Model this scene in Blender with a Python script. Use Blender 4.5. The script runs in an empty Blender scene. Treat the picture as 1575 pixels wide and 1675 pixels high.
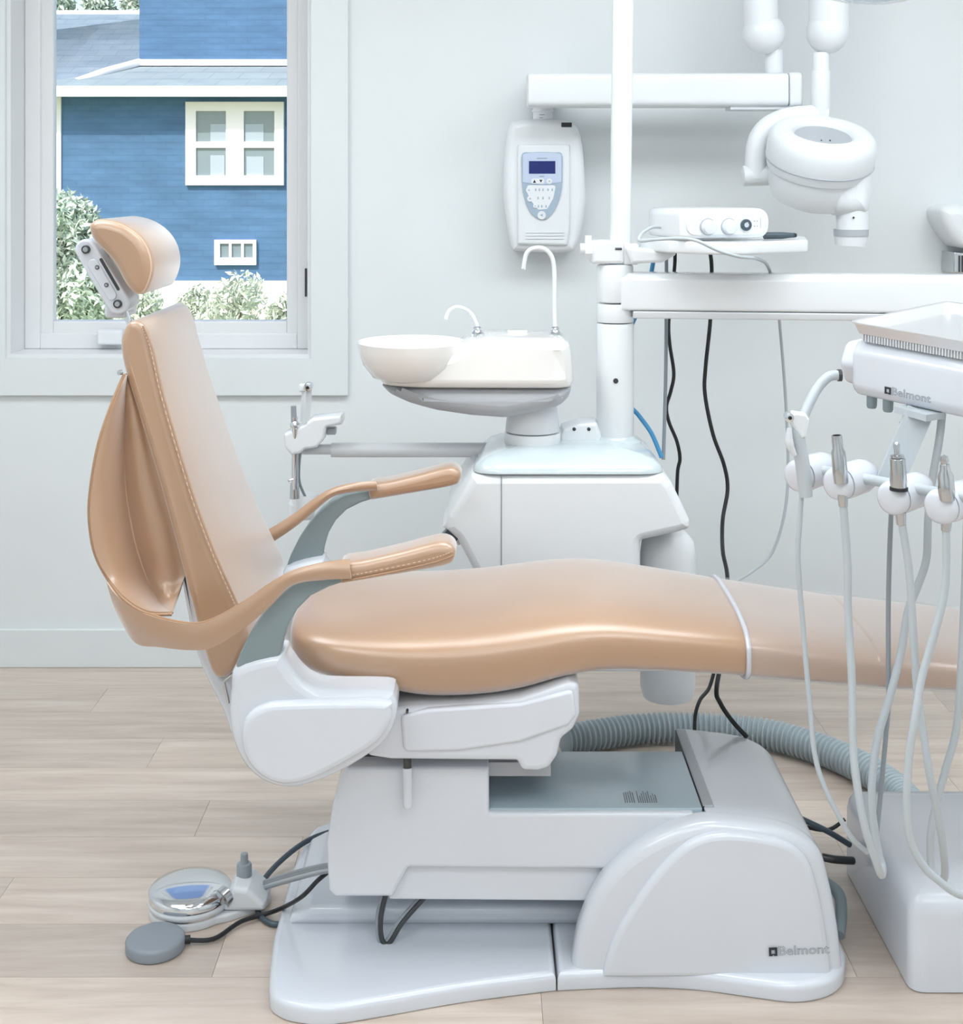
import bpy, bmesh, math, random
from mathutils import Vector, Matrix, Euler
random.seed(7)
scene = bpy.context.scene
COL = scene.collection

# ------------------------------------------------------------------ camera
FPX = 2200.0; CAMH = 1.5; HOR = 300.0; CX = 787.5
cam_d = bpy.data.cameras.new('camera'); cam = bpy.data.objects.new('camera', cam_d); COL.objects.link(cam)
cam.location = (0, 0, CAMH); cam.rotation_euler = (math.pi/2, 0, 0)
cam_d.sensor_fit = 'HORIZONTAL'; cam_d.sensor_width = 36.0; cam_d.lens = 36.0*FPX/1575.0
cam_d.shift_y = (HOR-837.5)/1575.0; cam_d.clip_end = 300
scene.camera = cam

# ------------------------------------------------------------------ sky, sun, lamps, exposure
w = bpy.data.worlds.new('world'); scene.world = w; w.use_nodes = True
nt = w.node_tree; bg = nt.nodes['Background']
sky = nt.nodes.new('ShaderNodeTexSky')
sky.sky_type = 'NISHITA'; sky.sun_disc = False; sky.sun_elevation = math.radians(48); sky.sun_rotation = math.radians(200)
sky.air_density = 1.0; sky.dust_density = 2.0
nt.links.new(sky.outputs[0], bg.inputs[0]); bg.inputs[1].default_value = 0.26
sun_d = bpy.data.lights.new('sun', 'SUN'); sun_d.energy = 3.0; sun_d.angle = math.radians(1.0); sun_d.color = (1, .96, .9)
sun = bpy.data.objects.new('sun', sun_d); COL.objects.link(sun)
sun.rotation_euler = (math.radians(48), 0, math.radians(-22))

CEIL = 2.75
PANELS = [(-1.3, 2.45, 9.5), (0.3, 2.45, 9.5), (1.65, 2.45, 9.5), (-1.1, .5, 8), (1.0, .5, 8), (0, -1.1, 8)]
for (lx, ly, le) in PANELS:
    a = bpy.data.lights.new('ceiling_panel_lamp', 'AREA'); a.shape = 'RECTANGLE'; a.size = 1.15; a.size_y = .85
    a.energy = le; a.color = (.88, .95, 1.0)
    o = bpy.data.objects.new('ceiling_panel_lamp', a); COL.objects.link(o); o.location = (lx, ly, CEIL-.035)
scene.view_settings.view_transform = 'Standard'; scene.view_settings.look = 'None'
scene.view_settings.gamma = 1.0; scene.view_settings.use_curve_mapping = False
scene.view_settings.exposure = 0.1

# ------------------------------------------------------------------ materials
def lin(c):
    return tuple(((v/255.)/12.92 if v/255. <= .04045 else ((v/255.+.055)/1.055)**2.4) for v in c)
def mat(name, rgb, rough=.4, metal=0., spec=.5, coat=0., bump=0., bscale=60., var=0., vscale=3., sheen=0.):
    m = bpy.data.materials.new(name); m.use_nodes = True
    n = m.node_tree; b = n.nodes['Principled BSDF']
    c = lin(rgb)
    b.inputs['Roughness'].default_value = rough; b.inputs['Metallic'].default_value = metal
    b.inputs['Specular IOR Level'].default_value = spec
    b.inputs['Coat Weight'].default_value = coat; b.inputs['Coat Roughness'].default_value = .12
    tc = n.nodes.new('ShaderNodeTexCoord')
    nz = n.nodes.new('ShaderNodeTexNoise'); nz.inputs['Scale'].default_value = vscale; nz.inputs['Detail'].default_value = 3
    n.links.new(tc.outputs['Object'], nz.inputs['Vector'])
    cr = n.nodes.new('ShaderNodeValToRGB')
    v = max(var, .012)
    cr.color_ramp.elements[0].color = (*[x*(1-v) for x in c], 1); cr.color_ramp.elements[1].color = (*[min(1, x*(1+v)) for x in c], 1)
    cr.color_ramp.elements[0].position = .3; cr.color_ramp.elements[1].position = .7
    n.links.new(nz.outputs['Fac'], cr.inputs[0]); n.links.new(cr.outputs[0], b.inputs['Base Color'])
    if bump:
        nb = n.nodes.new('ShaderNodeTexNoise'); nb.inputs['Scale'].default_value = bscale; nb.inputs['Detail'].default_value = 4
        n.links.new(tc.outputs['Object'], nb.inputs['Vector'])
        bp = n.nodes.new('ShaderNodeBump'); bp.inputs['Strength'].default_value = bump; bp.inputs['Distance'].default_value = .002
        n.links.new(nb.outputs['Fac'], bp.inputs['Height']); n.links.new(bp.outputs[0], b.inputs['Normal'])
    return m
M = {}
M['wall'] = mat('wall_paint', (228, 233, 235), .6, bump=.05, bscale=200, spec=.3)
M['ceiling'] = mat('ceiling_paint', (240, 242, 242), .8)
M['trim'] = mat('trim_paint', (226, 232, 234), .35)
M['vinyl'] = mat('window_vinyl', (232, 234, 236), .3)
M['white'] = mat('white_enamel', (233, 237, 240), .2, coat=.4)
M['whitem'] = mat('white_plastic', (231, 235, 238), .32)
M['chairw'] = mat('pale_grey_enamel', (221, 226, 234), .2, coat=.4)
M['offw'] = mat('light_grey_plastic', (222, 226, 230), .32)
M['porcelain'] = mat('white_porcelain', (245, 245, 243), .08, coat=.5)
M['capgrey'] = mat('pale_blue_grey_cap', (205, 217, 221), .15, coat=.6)
M['undergrey'] = mat('grey_plastic', (176, 181, 187), .35)
M['armgrey'] = mat('blue_grey_arm', (137, 152, 156), .42)
M['panelblue'] = mat('slate_panel', (172, 190, 199), .2, coat=.4)
M['leather'] = mat('tan_leather', (177, 139, 106), .4, spec=.5, coat=1.0, bump=.07, bscale=350, var=.03, vscale=4)
lb = M['leather'].node_tree.nodes['Principled BSDF']; lb.inputs['Coat Roughness'].default_value = .32; lb.inputs['Coat IOR'].default_value = 1.85; lb.inputs['Sheen Weight'].default_value = 1.0; lb.inputs['Sheen Roughness'].default_value = .42; lb.inputs['Sheen Tint'].default_value = (.95, .97, 1, 1)
M['piping'] = mat('tan_piping', (172, 136, 106), .5)
M['thread'] = mat('pale_thread', (214, 190, 165), .6)
M['silver'] = mat('silver_piping', (214, 216, 224), .25, metal=.3)
M['chrome'] = mat('chrome', (225, 228, 232), .08, metal=1)
M['steel'] = mat('brushed_steel', (200, 203, 206), .18, metal=1)
M['traysteel'] = mat('bright_tray_steel', (232, 233, 235), .42, metal=1)
M['darkmetal'] = mat('dark_metal', (82, 84, 86), .35, metal=.8)
M['black'] = mat('black_rubber', (32, 34, 38), .45)
M['dark'] = mat('dark_grey_plastic', (70, 84, 94), .35)
M['tube'] = mat('grey_tubing', (192, 200, 205), .35)
M['tubedk'] = mat('darker_grey_tubing', (150, 158, 164), .4)
M['hose'] = mat('blue_grey_hose', (172, 186, 192), .35)
M['bluetube'] = mat('blue_tube', (70, 150, 200), .3)
M['switch'] = mat('grey_switch', (140, 148, 156), .45)
M['lcd'] = mat('lcd_navy', (22, 36, 110), .15)
M['panel1'] = mat('keypad_lilac', (196, 208, 230), .3)
M['panel2'] = mat('keypad_blue_grey', (165, 184, 200), .3)
M['ink'] = mat('ink_dark', (44, 48, 56), .5)
M['inkgrey'] = mat('ink_grey', (120, 126, 134), .5)
M['lamp'] = mat('lamp_lens', (190, 208, 226), .12, coat=.6)
# outdoors
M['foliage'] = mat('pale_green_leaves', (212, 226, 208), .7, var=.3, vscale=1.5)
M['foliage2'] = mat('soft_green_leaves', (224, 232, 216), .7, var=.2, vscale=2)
M['bark'] = mat('bark', (120, 110, 95), .8)
M['grass'] = mat('lawn', (168, 178, 140), .9, var=.15, vscale=.6)
M['extwhite'] = mat('exterior_white', (246, 244, 240), .5)
M['pane'] = mat('far_pane', (128, 146, 152), .12)
M['panerefl'] = mat('pane_reflection_shape', (168, 182, 190), .5)  # paler colour for the reflections drawn in the house panes
M['found'] = mat('pale_foundation', (226, 220, 204), .8)

def brick_mat(name, c1, c2, mortar, sx, bw, bh, bumpd):
    m = bpy.data.materials.new(name); m.use_nodes = True; n = m.node_tree; b = n.nodes['Principled BSDF']
    b.inputs['Roughness'].default_value = .8
    tc = n.nodes.new('ShaderNodeTexCoord'); mp = n.nodes.new('ShaderNodeMapping'); mp.inputs['Rotation'].default_value = (math.pi/2, 0, 0)
    n.links.new(tc.outputs['Object'], mp.inputs['Vector'])
    br = n.nodes.new('ShaderNodeTexBrick'); br.inputs['Scale'].default_value = sx
    br.inputs['Color1'].default_value = (*lin(c1), 1); br.inputs['Color2'].default_value = (*lin(c2), 1); br.inputs['Mortar'].default_value = (*lin(mortar), 1)
    br.inputs['Brick Width'].default_value = bw; br.inputs['Row Height'].default_value = bh; br.inputs['Mortar Size'].default_value = .008
    n.links.new(mp.outputs[0], br.inputs['Vector'])
    nz = n.nodes.new('ShaderNodeTexNoise'); nz.inputs['Scale'].default_value = 2.2; nz.inputs['Detail'].default_value = 6
    mp2 = n.nodes.new('ShaderNodeMapping'); mp2.inputs['Scale'].default_value = (1, 1, 4); n.links.new(tc.outputs['Object'], mp2.inputs['Vector']); n.links.new(mp2.outputs[0], nz.inputs['Vector'])
    mx = n.nodes.new('ShaderNodeMixRGB'); mx.blend_type = 'OVERLAY'; mx.inputs[0].default_value = .35
    n.links.new(br.outputs['Color'], mx.inputs[1]); n.links.new(nz.outputs['Fac'], mx.inputs[2])
    n.links.new(mx.outputs[0], b.inputs['Base Color'])
    bp = n.nodes.new('ShaderNodeBump'); bp.inputs['Strength'].default_value = .5; bp.inputs['Distance'].default_value = bumpd
    n.links.new(br.outputs['Fac'], bp.inputs['Height']); bp.invert = True; n.links.new(bp.outputs[0], b.inputs['Normal'])
    return m
M['bluewall'] = brick_mat('blue_painted_shakes', (82, 119, 153), (80, 116, 150), (78, 113, 147), 1.0, .2, .085, .005)
M['shingle'] = brick_mat('pale_roof_shingles', (200, 218, 228), (192, 212, 224), (178, 200, 214), 1.0, .4, .14, .02)
M['shingle2'] = brick_mat('grey_roof_shingles', (206, 220, 222), (200, 214, 218), (188, 204, 208), 1.0, .4, .14, .02)

def floor_mat():
    m = bpy.data.materials.new('oak_vinyl_plank'); m.use_nodes = True; n = m.node_tree; b = n.nodes['Principled BSDF']
    b.inputs['Roughness'].default_value = .4; b.inputs['Specular IOR Level'].default_value = .5; b.inputs['Coat Weight'].default_value = .8; b.inputs['Coat Roughness'].default_value = .27
    tc = n.nodes.new('ShaderNodeTexCoord'); oi = n.nodes.new('ShaderNodeObjectInfo')
    cmb = n.nodes.new('ShaderNodeCombineXYZ')
    mul = n.nodes.new('ShaderNodeMath'); mul.operation = 'MULTIPLY'; mul.inputs[1].default_value = 37.0
    n.links.new(oi.outputs['Random'], mul.inputs[0]); n.links.new(mul.outputs[0], cmb.inputs[0]); n.links.new(mul.outputs[0], cmb.inputs[1])
    add = n.nodes.new('ShaderNodeVectorMath'); add.operation = 'ADD'
    n.links.new(tc.outputs['Object'], add.inputs[0]); n.links.new(cmb.outputs[0], add.inputs[1])
    mp = n.nodes.new('ShaderNodeMapping'); mp.inputs['Scale'].default_value = (1.1, 11, 1); n.links.new(add.outputs[0], mp.inputs['Vector'])
    n1 = n.nodes.new('ShaderNodeTexNoise'); n1.inputs['Scale'].default_value = 2.0; n1.inputs['Detail'].default_value = 8; n1.inputs['Roughness'].default_value = .62; n1.inputs['Distortion'].default_value = .5
    n.links.new(mp.outputs[0], n1.inputs['Vector'])
    cr = n.nodes.new('ShaderNodeValToRGB'); e = cr.color_ramp.elements
    e[0].position = .3; e[0].color = (*lin((188, 171, 157)), 1); e[1].position = .72; e[1].color = (*lin((220, 207, 195)), 1)
    x = e.new(.5); x.color = (*lin((205, 189, 175)), 1)
    n.links.new(n1.outputs['Fac'], cr.inputs[0])
    hs = n.nodes.new('ShaderNodeHueSaturation'); n.links.new(cr.outputs[0], hs.inputs['Color'])
    mr = n.nodes.new('ShaderNodeMapRange'); mr.inputs['To Min'].default_value = .88; mr.inputs['To Max'].default_value = 1.1
    n.links.new(oi.outputs['Random'], mr.inputs['Value']); n.links.new(mr.outputs[0], hs.inputs['Value'])
    n.links.new(hs.outputs[0], b.inputs['Base Color'])
    bp = n.nodes.new('ShaderNodeBump'); bp.inputs['Strength'].default_value = .12; bp.inputs['Distance'].default_value = .002
    n.links.new(n1.outputs['Fac'], bp.inputs['Height']); n.links.new(bp.outputs[0], b.inputs['Normal'])
    return m
M['plank'] = floor_mat()
M['subfloor'] = mat('subfloor', (165, 145, 128), .8)
def glass_mat(name, refl, tint=(1, 1, 1), rough=.02):
    m = bpy.data.materials.new(name); m.use_nodes = True; n = m.node_tree; n.nodes.remove(n.nodes['Principled BSDF'])
    out = n.nodes['Material Output']; t = n.nodes.new('ShaderNodeBsdfTransparent'); g = n.nodes.new('ShaderNodeBsdfGlossy')
    t.inputs[0].default_value = (*tint, 1); g.inputs['Roughness'].default_value = rough
    lw = n.nodes.new('ShaderNodeLayerWeight'); lw.inputs[0].default_value = refl
    mx = n.nodes.new('ShaderNodeMixShader'); n.links.new(lw.outputs['Fresnel'], mx.inputs[0])
    n.links.new(t.outputs[0], mx.inputs[1]); n.links.new(g.outputs[0], mx.inputs[2]); n.links.new(mx.outputs[0], out.inputs[0])
    return m
M['glass'] = glass_mat('window_glass', .12)
M['clear'] = mat('clear_vinyl', (232, 234, 238), .22, coat=.4)
_n = M['clear'].node_tree; _o = _n.nodes['Material Output']; _t = _n.nodes.new('ShaderNodeBsdfTransparent'); _m = _n.nodes.new('ShaderNodeMixShader')
_m.inputs[0].default_value = .2; _n.links.new(_t.outputs[0], _m.inputs[1]); _n.links.new(_n.nodes['Principled BSDF'].outputs[0], _m.inputs[2]); _n.links.new(_m.outputs[0], _o.inputs[0])
m = bpy.data.materials.new('lamp_diffuser'); m.use_nodes = True
m.node_tree.nodes['Principled BSDF'].inputs['Emission Color'].default_value = (.95, .98, 1, 1)
m.node_tree.nodes['Principled BSDF'].inputs['Emission Strength'].default_value = 4.0
M['diffuser'] = m

# ------------------------------------------------------------------ helpers
def X_(px, d): return (px-CX)*d/FPX
def Z_(py, d): return CAMH-(py-HOR)*d/FPX
def P(px, py, d): return Vector((X_(px, d), d, Z_(py, d)))
def prof(pts, d): return [(X_(a, d), Z_(b, d)) for a, b in pts]
def FL(px, py, z=0.0):
    d = (CAMH-z)*FPX/(py-HOR); return (X_(px, d), d)

def area2(p): return sum(p[i][0]*p[(i+1) % len(p)][1]-p[(i+1) % len(p)][0]*p[i][1] for i in range(len(p)))
def fillet(pts, r, n=5, rs=None):
    out = []; N = len(pts)
    for i in range(N):
        p = Vector(pts[i]); a = Vector(pts[i-1]); b = Vector(pts[(i+1) % N])
        rr = rs[i] if rs else r
        u = a-p; v = b-p; lu = u.length; lv = v.length
        if rr <= 0 or lu < 1e-6 or lv < 1e-6: out.append(tuple(p)); continue
        ang = u.angle(v)
        if ang > 3.05: out.append(tuple(p)); continue
        t = min(rr/max(math.tan(ang/2), .05), .48*lu, .48*lv)
        A = p+u/lu*t; B = p+v/lv*t
        for k in range(n+1):
            s = k/n; q = (1-s)**2*A+2*s*(1-s)*p+s*s*B; out.append((q.x, q.y))
    return out
def smooth2(pts, n=5, closed=True):
    N = len(pts); out = []
    V = [Vector(p) for p in pts]
    rng = range(N if closed else N-1)
    for i in rng:
        if closed: p0, p1, p2, p3 = V[i-1], V[i], V[(i+1) % N], V[(i+2) % N]
        else: p0, p1, p2, p3 = V[max(i-1, 0)], V[i], V[i+1], V[min(i+2, N-1)]
        for k in range(n):
            t = k/n; t2 = t*t; t3 = t2*t
            out.append(.5*((2*p1)+(-p0+p2)*t+(2*p0-5*p1+4*p2-p3)*t2+(-p0+3*p1-3*p2+p3)*t3))
    if not closed: out.append(V[-1])
    return [tuple(o) for o in out] if len(V[0]) == 2 else out
def inset(pts, r):
    if r == 0: return pts
    s = 1 if area2(pts) > 0 else -1; N = len(pts); out = []
    for i in range(N):
        p = Vector(pts[i]); a = (p-Vector(pts[i-1])); b = (Vector(pts[(i+1) % N])-p)
        if a.length < 1e-9: a = b
        if b.length < 1e-9: b = a
        a = a.normalized(); b = b.normalized()
        na = Vector((-a.y, a.x))*s; nb = Vector((-b.y, b.x))*s
        m = na+nb
        if m.length < 1e-6: m = na
        m.normalize(); k = max(m.dot(na), .5)
        q = p+m*(r/k); out.append(q)
    # collapse the edges that turned over (corner radius smaller than the inset)
    dirs = [Vector(pts[(i+1) % N])-Vector(pts[i]) for i in range(N)]
    for it in range(8):
        bad = [(out[(i+1) % N]-out[i]).dot(dirs[i]) < -1e-12 for i in range(N)]
        if not any(bad) or all(bad): break
        i0 = next(i for i in range(N) if not bad[i]); i = i0+1
        while i <= i0+N:
            if bad[i % N]:
                j = i
                while bad[(j+1) % N]: j += 1
                A = out[i % N]; B = out[(j+1) % N]
                # widen the run past already merged points
                lo, hi = i-1, j+1
                while (out[lo % N]-out[(lo+1) % N]).length < 1e-9 and i-lo < 40: lo -= 1
                while (out[hi % N]-out[(hi+1) % N]).length < 1e-9 and hi-j < 40: hi += 1
                d1 = dirs[lo % N]; d2 = dirs[hi % N]; den = d1.x*d2.y-d1.y*d2.x
                X = (A+B)/2
                if abs(den) > 1e-9*max(d1.length*d2.length, 1e-12):
                    w_ = B-A; t = (w_.x*d2.y-w_.y*d2.x)/den; Y = A+d1*t
                    if (Y-X).length < 3*r+1e-6: X = Y
                for k in range(lo+1, hi+1): out[k % N] = X.copy()
                i = j+1
            else: i += 1
    return [(q.x, q.y) for q in out]
def capface(bm, ring, flip=False):
    vs = []
    for v in ring:
        if not vs or (v.co-vs[-1].co).length > 1e-7: vs.append(bm.verts.new(v.co))
    while len(vs) > 3 and (vs[0].co-vs[-1].co).length < 1e-7: bm.verts.remove(vs.pop())
    if len(vs) < 3: return
    f = bm.faces.new(vs[::-1] if flip else vs)
    f.material_index = 1; f.normal_update()
    if len(vs) > 4:
        for g in bmesh.ops.triangulate(bm, faces=[f], quad_method='BEAUTY', ngon_method='EAR_CLIP')['faces']: g.material_index = 1
def place(u, v, a, plane):
    if plane == 'XZ': return (u, a, v)
    if plane == 'XY': return (u, v, a)
    return (a, u, v)  # YZ
def rprism(bm, pts, a0, a1, r=.0, plane='XZ', seg=4, r1=None, fn=None):
    """outline swept from a0 to a1 with rounded rims"""
    r1 = r if r1 is None else r1
    rings = []
    if r > 0:
        for k in range(seg+1):
            t = k/seg*math.pi/2; rings.append((a0+r*(1-math.cos(math.pi/2-t))*1.0 if False else a0+r*(1-math.sin(math.pi/2-t)), r*(1-math.cos(math.pi/2-t))))
        rings = [(a0+r*(1-math.cos(t)), r*(1-math.sin(t))) for t in [k/seg*math.pi/2 for k in range(seg+1)]]
    else: rings = [(a0, 0)]
    if r1 > 0: rings += [(a1-r1*(1-math.cos(t)), r1*(1-math.sin(t))) for t in [(1-k/seg)*math.pi/2 for k in range(seg+1)]]
    else: rings += [(a1, 0)]
    vr = []
    for a, ins in rings:
        q = inset(pts, ins); ring = []
        for (u, v) in q:
            c = place(u, v, a, plane)
            if fn: c = fn(Vector(c))
            ring.append(bm.verts.new(c))
        vr.append(ring)
    N = len(pts)
    for i in range(len(vr)-1):
        for j in range(N):
            k = (j+1) % N
            try: bm.faces.new((vr[i][j], vr[i][k], vr[i+1][k], vr[i+1][j]))
            except ValueError: pass
    capface(bm, vr[0]); capface(bm, vr[-1], True)
    return bm
def rect(u0, u1, v0, v1, r=0, n=5):
    p = [(u0, v0), (u1, v0), (u1, v1), (u0, v1)]
    return fillet(p, r, n) if r > 0 else p
def box(bm, x0, x1, y0, y1, z0, z1, r=0, rc=None, plane='XZ', fn=None):
    rc = r if rc is None else rc
    if plane == 'XZ': rprism(bm, rect(x0, x1, z0, z1, rc), y0, y1, r, 'XZ', fn=fn)
    elif plane == 'XY': rprism(bm, rect(x0, x1, y0, y1, rc), z0, z1, r, 'XY', fn=fn)
    else: rprism(bm, rect(y0, y1, z0, z1, rc), x0, x1, r, 'YZ', fn=fn)
    return bm
def frame_of(t):
    t = t.normalized(); h = Vector((0, 0, 1)) if abs(t.z) < .9 else Vector((1, 0, 0))
    a = t.cross(h).normalized(); return a, t.cross(a).normalized()
def tube(bm, pts, r, seg=10, res=6, smooth=True, caps=True):
    """r: number, list per control point or function of 0..1"""
    pts = [Vector(p) for p in pts]
    pp = smooth2(pts, res, False) if smooth and len(pts) > 2 else pts
    n = len(pp); rings = []
    t = (pp[1]-pp[0]).normalized(); a, b = frame_of(t)
    for i, p in enumerate(pp):
        tn = (pp[min(i+1, n-1)]-pp[max(i-1, 0)]).normalized()
        q = t.rotation_difference(tn); a = q @ a; b = q @ b; t = tn
        s = i/(n-1)
        if callable(r): rr = r(s)
        elif isinstance(r, (list, tuple)):
            f = s*(len(r)-1); k = min(int(f), len(r)-2); rr = r[k]+(r[k+1]-r[k])*(f-k)
        else: rr = r
        rings.append([bm.verts.new(p+(a*math.cos(2*math.pi*j/seg)+b*math.sin(2*math.pi*j/seg))*rr) for j in range(seg)])
    for i in range(n-1):
        for j in range(seg):
            k = (j+1) % seg; bm.faces.new((rings[i][j], rings[i][k], rings[i+1][k], rings[i+1][j]))
    if caps: bm.faces.new(list(reversed(rings[0]))); bm.faces.new(rings[-1])
    return bm
def lathe(bm, prf, origin, axis=(0, 0, 1), seg=32, sx=1., sy=1.):
    """prf: (radius, height) list"""
    ax = Vector(axis).normalized(); a, b = frame_of(ax); o = Vector(origin); rings = []
    for (r, h) in prf:
        if r < 1e-6: rings.append([bm.verts.new(o+ax*h)])
        else: rings.append([bm.verts.new(o+ax*h+(a*math.cos(2*math.pi*j/seg)*sx+b*math.sin(2*math.pi*j/seg)*sy)*r) for j in range(seg)])
    for i in range(len(rings)-1):
        A, B = rings[i], rings[i+1]
        for j in range(seg):
            k = (j+1) % seg
            if len(A) == 1 and len(B) == 1: break
            if len(A) == 1: bm.faces.new((A[0], B[j], B[k]))
            elif len(B) == 1: bm.faces.new((A[j], A[k], B[0]))
            else: bm.faces.new((A[j], A[k], B[k], B[j]))
    if len(rings[0]) > 1: bm.faces.new(list(reversed(rings[0])))
    if len(rings[-1]) > 1: bm.faces.new(rings[-1])
    return bm
def cyl(bm, p0, p1, r0, r1=None, seg=24, bev=0.):
    r1 = r0 if r1 is None else r1; p0 = Vector(p0); p1 = Vector(p1); L = (p1-p0).length
    if bev > 0: pr = [(r0-bev, 0), (r0-bev*.3, bev*.3), (r0, bev), (r1, L-bev), (r1-bev*.3, L-bev*.3), (r1-bev, L)]
    else: pr = [(r0, 0), (r1, L)]
    return lathe(bm, pr, p0, p1-p0, seg)
def ellipsoid(bm, c, rx, ry, rz, su=24, sv=14):
    m = Matrix.Translation(Vector(c)) @ Matrix.Diagonal((rx, ry, rz, 1))
    bmesh.ops.create_uvsphere(bm, u_segments=su, v_segments=sv, radius=1, matrix=m); return bm
def gridsurf(bm, rows, thick=.0):
    V = [[bm.verts.new(p) for p in r] for r in rows]
    for i in range(len(V)-1):
        for j in range(len(V[0])-1): bm.faces.new((V[i][j], V[i][j+1], V[i+1][j+1], V[i+1][j]))
    if thick:
        bmesh.ops.recalc_face_normals(bm, faces=bm.faces)
        bmesh.ops.solidify(bm, geom=list(bm.faces), thickness=thick)
    return bm
def loft(bm, rings, cap=True):
    V = [[bm.verts.new(p) for p in r] for r in rings]; N = len(V[0])
    for i in range(len(V)-1):
        for j in range(N):
            k = (j+1) % N; bm.faces.new((V[i][j], V[i][k], V[i+1][k], V[i+1][j]))
    if cap: capface(bm, V[0], True); capface(bm, V[-1])
    return bm
def BM(): return bmesh.new()
def worldloc(o):
    v = Vector((0, 0, 0))
    while o: v += Vector(o.location); o = o.parent
    return v
def obj(name, bm, m, parent=None, label=None, smooth=40, kind=None):
    bmesh.ops.recalc_face_normals(bm, faces=bm.faces)
    vs = [v.co for v in bm.verts]
    lo = Vector((min(v.x for v in vs), min(v.y for v in vs), min(v.z for v in vs))); hi = Vector((max(v.x for v in vs), max(v.y for v in vs), max(v.z for v in vs)))
    org = Vector(((lo.x+hi.x)/2, (lo.y+hi.y)/2, lo.z))
    bmesh.ops.translate(bm, verts=bm.verts, vec=-org)
    me = bpy.data.meshes.new(name); bm.to_mesh(me); bm.free()
    if not smooth:
        for p in me.polygons: p.material_index = 0
    if smooth:
        for p in me.polygons: p.use_smooth = True
        for p in me.polygons:
            if len(p.vertices) > 6 or p.material_index == 1: p.use_smooth = False
            p.material_index = 0
        me.set_sharp_from_angle(angle=math.radians(smooth))
    me.materials.append(M[m] if isinstance(m, str) else m)
    o = bpy.data.objects.new(name, me); COL.objects.link(o)
    if parent: o.parent = parent; o.location = org-worldloc(parent)
    else: o.location = org
    if label: o['label'] = label
    if kind: o['kind'] = kind
    return o
def thing(name, label, cat, loc, group=None):
    o = bpy.data.objects.new(name, None); COL.objects.link(o); o.location = loc; o.empty_display_size = .1
    o['label'] = label; o['category'] = cat
    if group: o['group'] = group
    return o
def tag(o, label, cat, group=None):
    o['label'] = label; o['category'] = cat
    if group: o['group'] = group
    return o
def struct(name, bm, m, parent=None, label=None, smooth=40):
    o = obj(name, bm, m, parent, label, smooth)
    if parent is None: o['kind'] = 'structure'
    return o
def text_bm(body, width, outline=None, fill=True):
    """lettering in the local XY plane, left edge at 0, baseline 0; scaled to width"""
    cu = bpy.data.curves.new('t', 'FONT'); cu.body = body; cu.size = 1
    cu.resolution_u = 3
    if outline: cu.fill_mode = 'NONE'; cu.bevel_depth = outline; cu.bevel_resolution = 0
    o = bpy.data.objects.new('t', cu); COL.objects.link(o); bpy.context.view_layer.update()
    dg = bpy.context.evaluated_depsgraph_get(); me = bpy.data.meshes.new_from_object(o.evaluated_get(dg))
    bm = BM(); bm.from_mesh(me); bpy.data.objects.remove(o); bpy.data.curves.remove(cu); bpy.data.meshes.remove(me)
    xs = [v.co.x for v in bm.verts]; s = width/(max(xs)-min(xs)); x0 = min(xs)
    for v in bm.verts: v.co = Vector(((v.co.x-x0)*s, v.co.y*s, v.co.z*s*.3))
    return bm
def xform(bm, mtx): bmesh.ops.transform(bm, matrix=mtx, verts=bm.verts); return bm

# ================================================================== THE ROOM
YW = 4.18; XL, XR, YF = -2.6, 2.5, -2.2
WX0, WX1, WZ0, WZ1 = X_(12, YW), X_(510, YW), Z_(585, YW), 2.28
fl = struct('floor', box(BM(), XL, XR, YF, YW, -.12, -.008), 'subfloor', smooth=0)
PW, PL = .182, 1.22
pm = {}
yy = YW; row = 0
plank_len = {}
while yy > YF+.01:
    w_ = min(PW, yy-YF)
    off = [0.35, .95, .12, .7, 1.1, .5, .25, .85][row % 8]
    x = XL-off
    while x < XR:
        a = max(x, XL); b = min(x+PL, XR)
        if b-a > .03:
            key = (round(b-a, 3), round(w_, 3))
            if key not in plank_len:
                bm = box(BM(), -(b-a)/2+.0004, (b-a)/2-.0004, -w_/2+.0004, w_/2-.0004, -.008, 0)
                me = bpy.data.meshes.new('plank'); bmesh.ops.recalc_face_normals(bm, faces=bm.faces); bm.to_mesh(me); bm.free(); me.materials.append(M['plank']); plank_len[key] = me
            o = bpy.data.objects.new('plank', plank_len[key]); COL.objects.link(o); o.parent = fl
            o.location = Vector(((a+b)/2, yy-w_/2, 0))-worldloc(fl)
        x += PL
    yy -= PW; row += 1
bm = BM()
T = .2
box(bm, XL, WX0, YW, YW+T, 0, CEIL); box(bm, WX1, XR, YW, YW+T, 0, CEIL)
box(bm, WX0, WX1, YW, YW+T, 0, WZ0); box(bm, WX0, WX1, YW, YW+T, WZ1, CEIL)
struct('wall_back', bm, 'wall', smooth=0)
struct('wall_left', box(BM(), XL-.15, XL, YF-.15, YW+T, -.12, CEIL), 'wall', smooth=0)
struct('wall_right', box(BM(), XR, XR+.15, YF-.15, YW+T, -.12, CEIL), 'wall', smooth=0)
struct('wall_front', box(BM(), XL, XR, YF-.15, YF, -.12, CEIL), 'wall', smooth=0)
struct('ceiling', box(BM(), XL-.15, XR+.15, YF-.15, YW+T, CEIL, CEIL+.15), 'ceiling', smooth=0)
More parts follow.
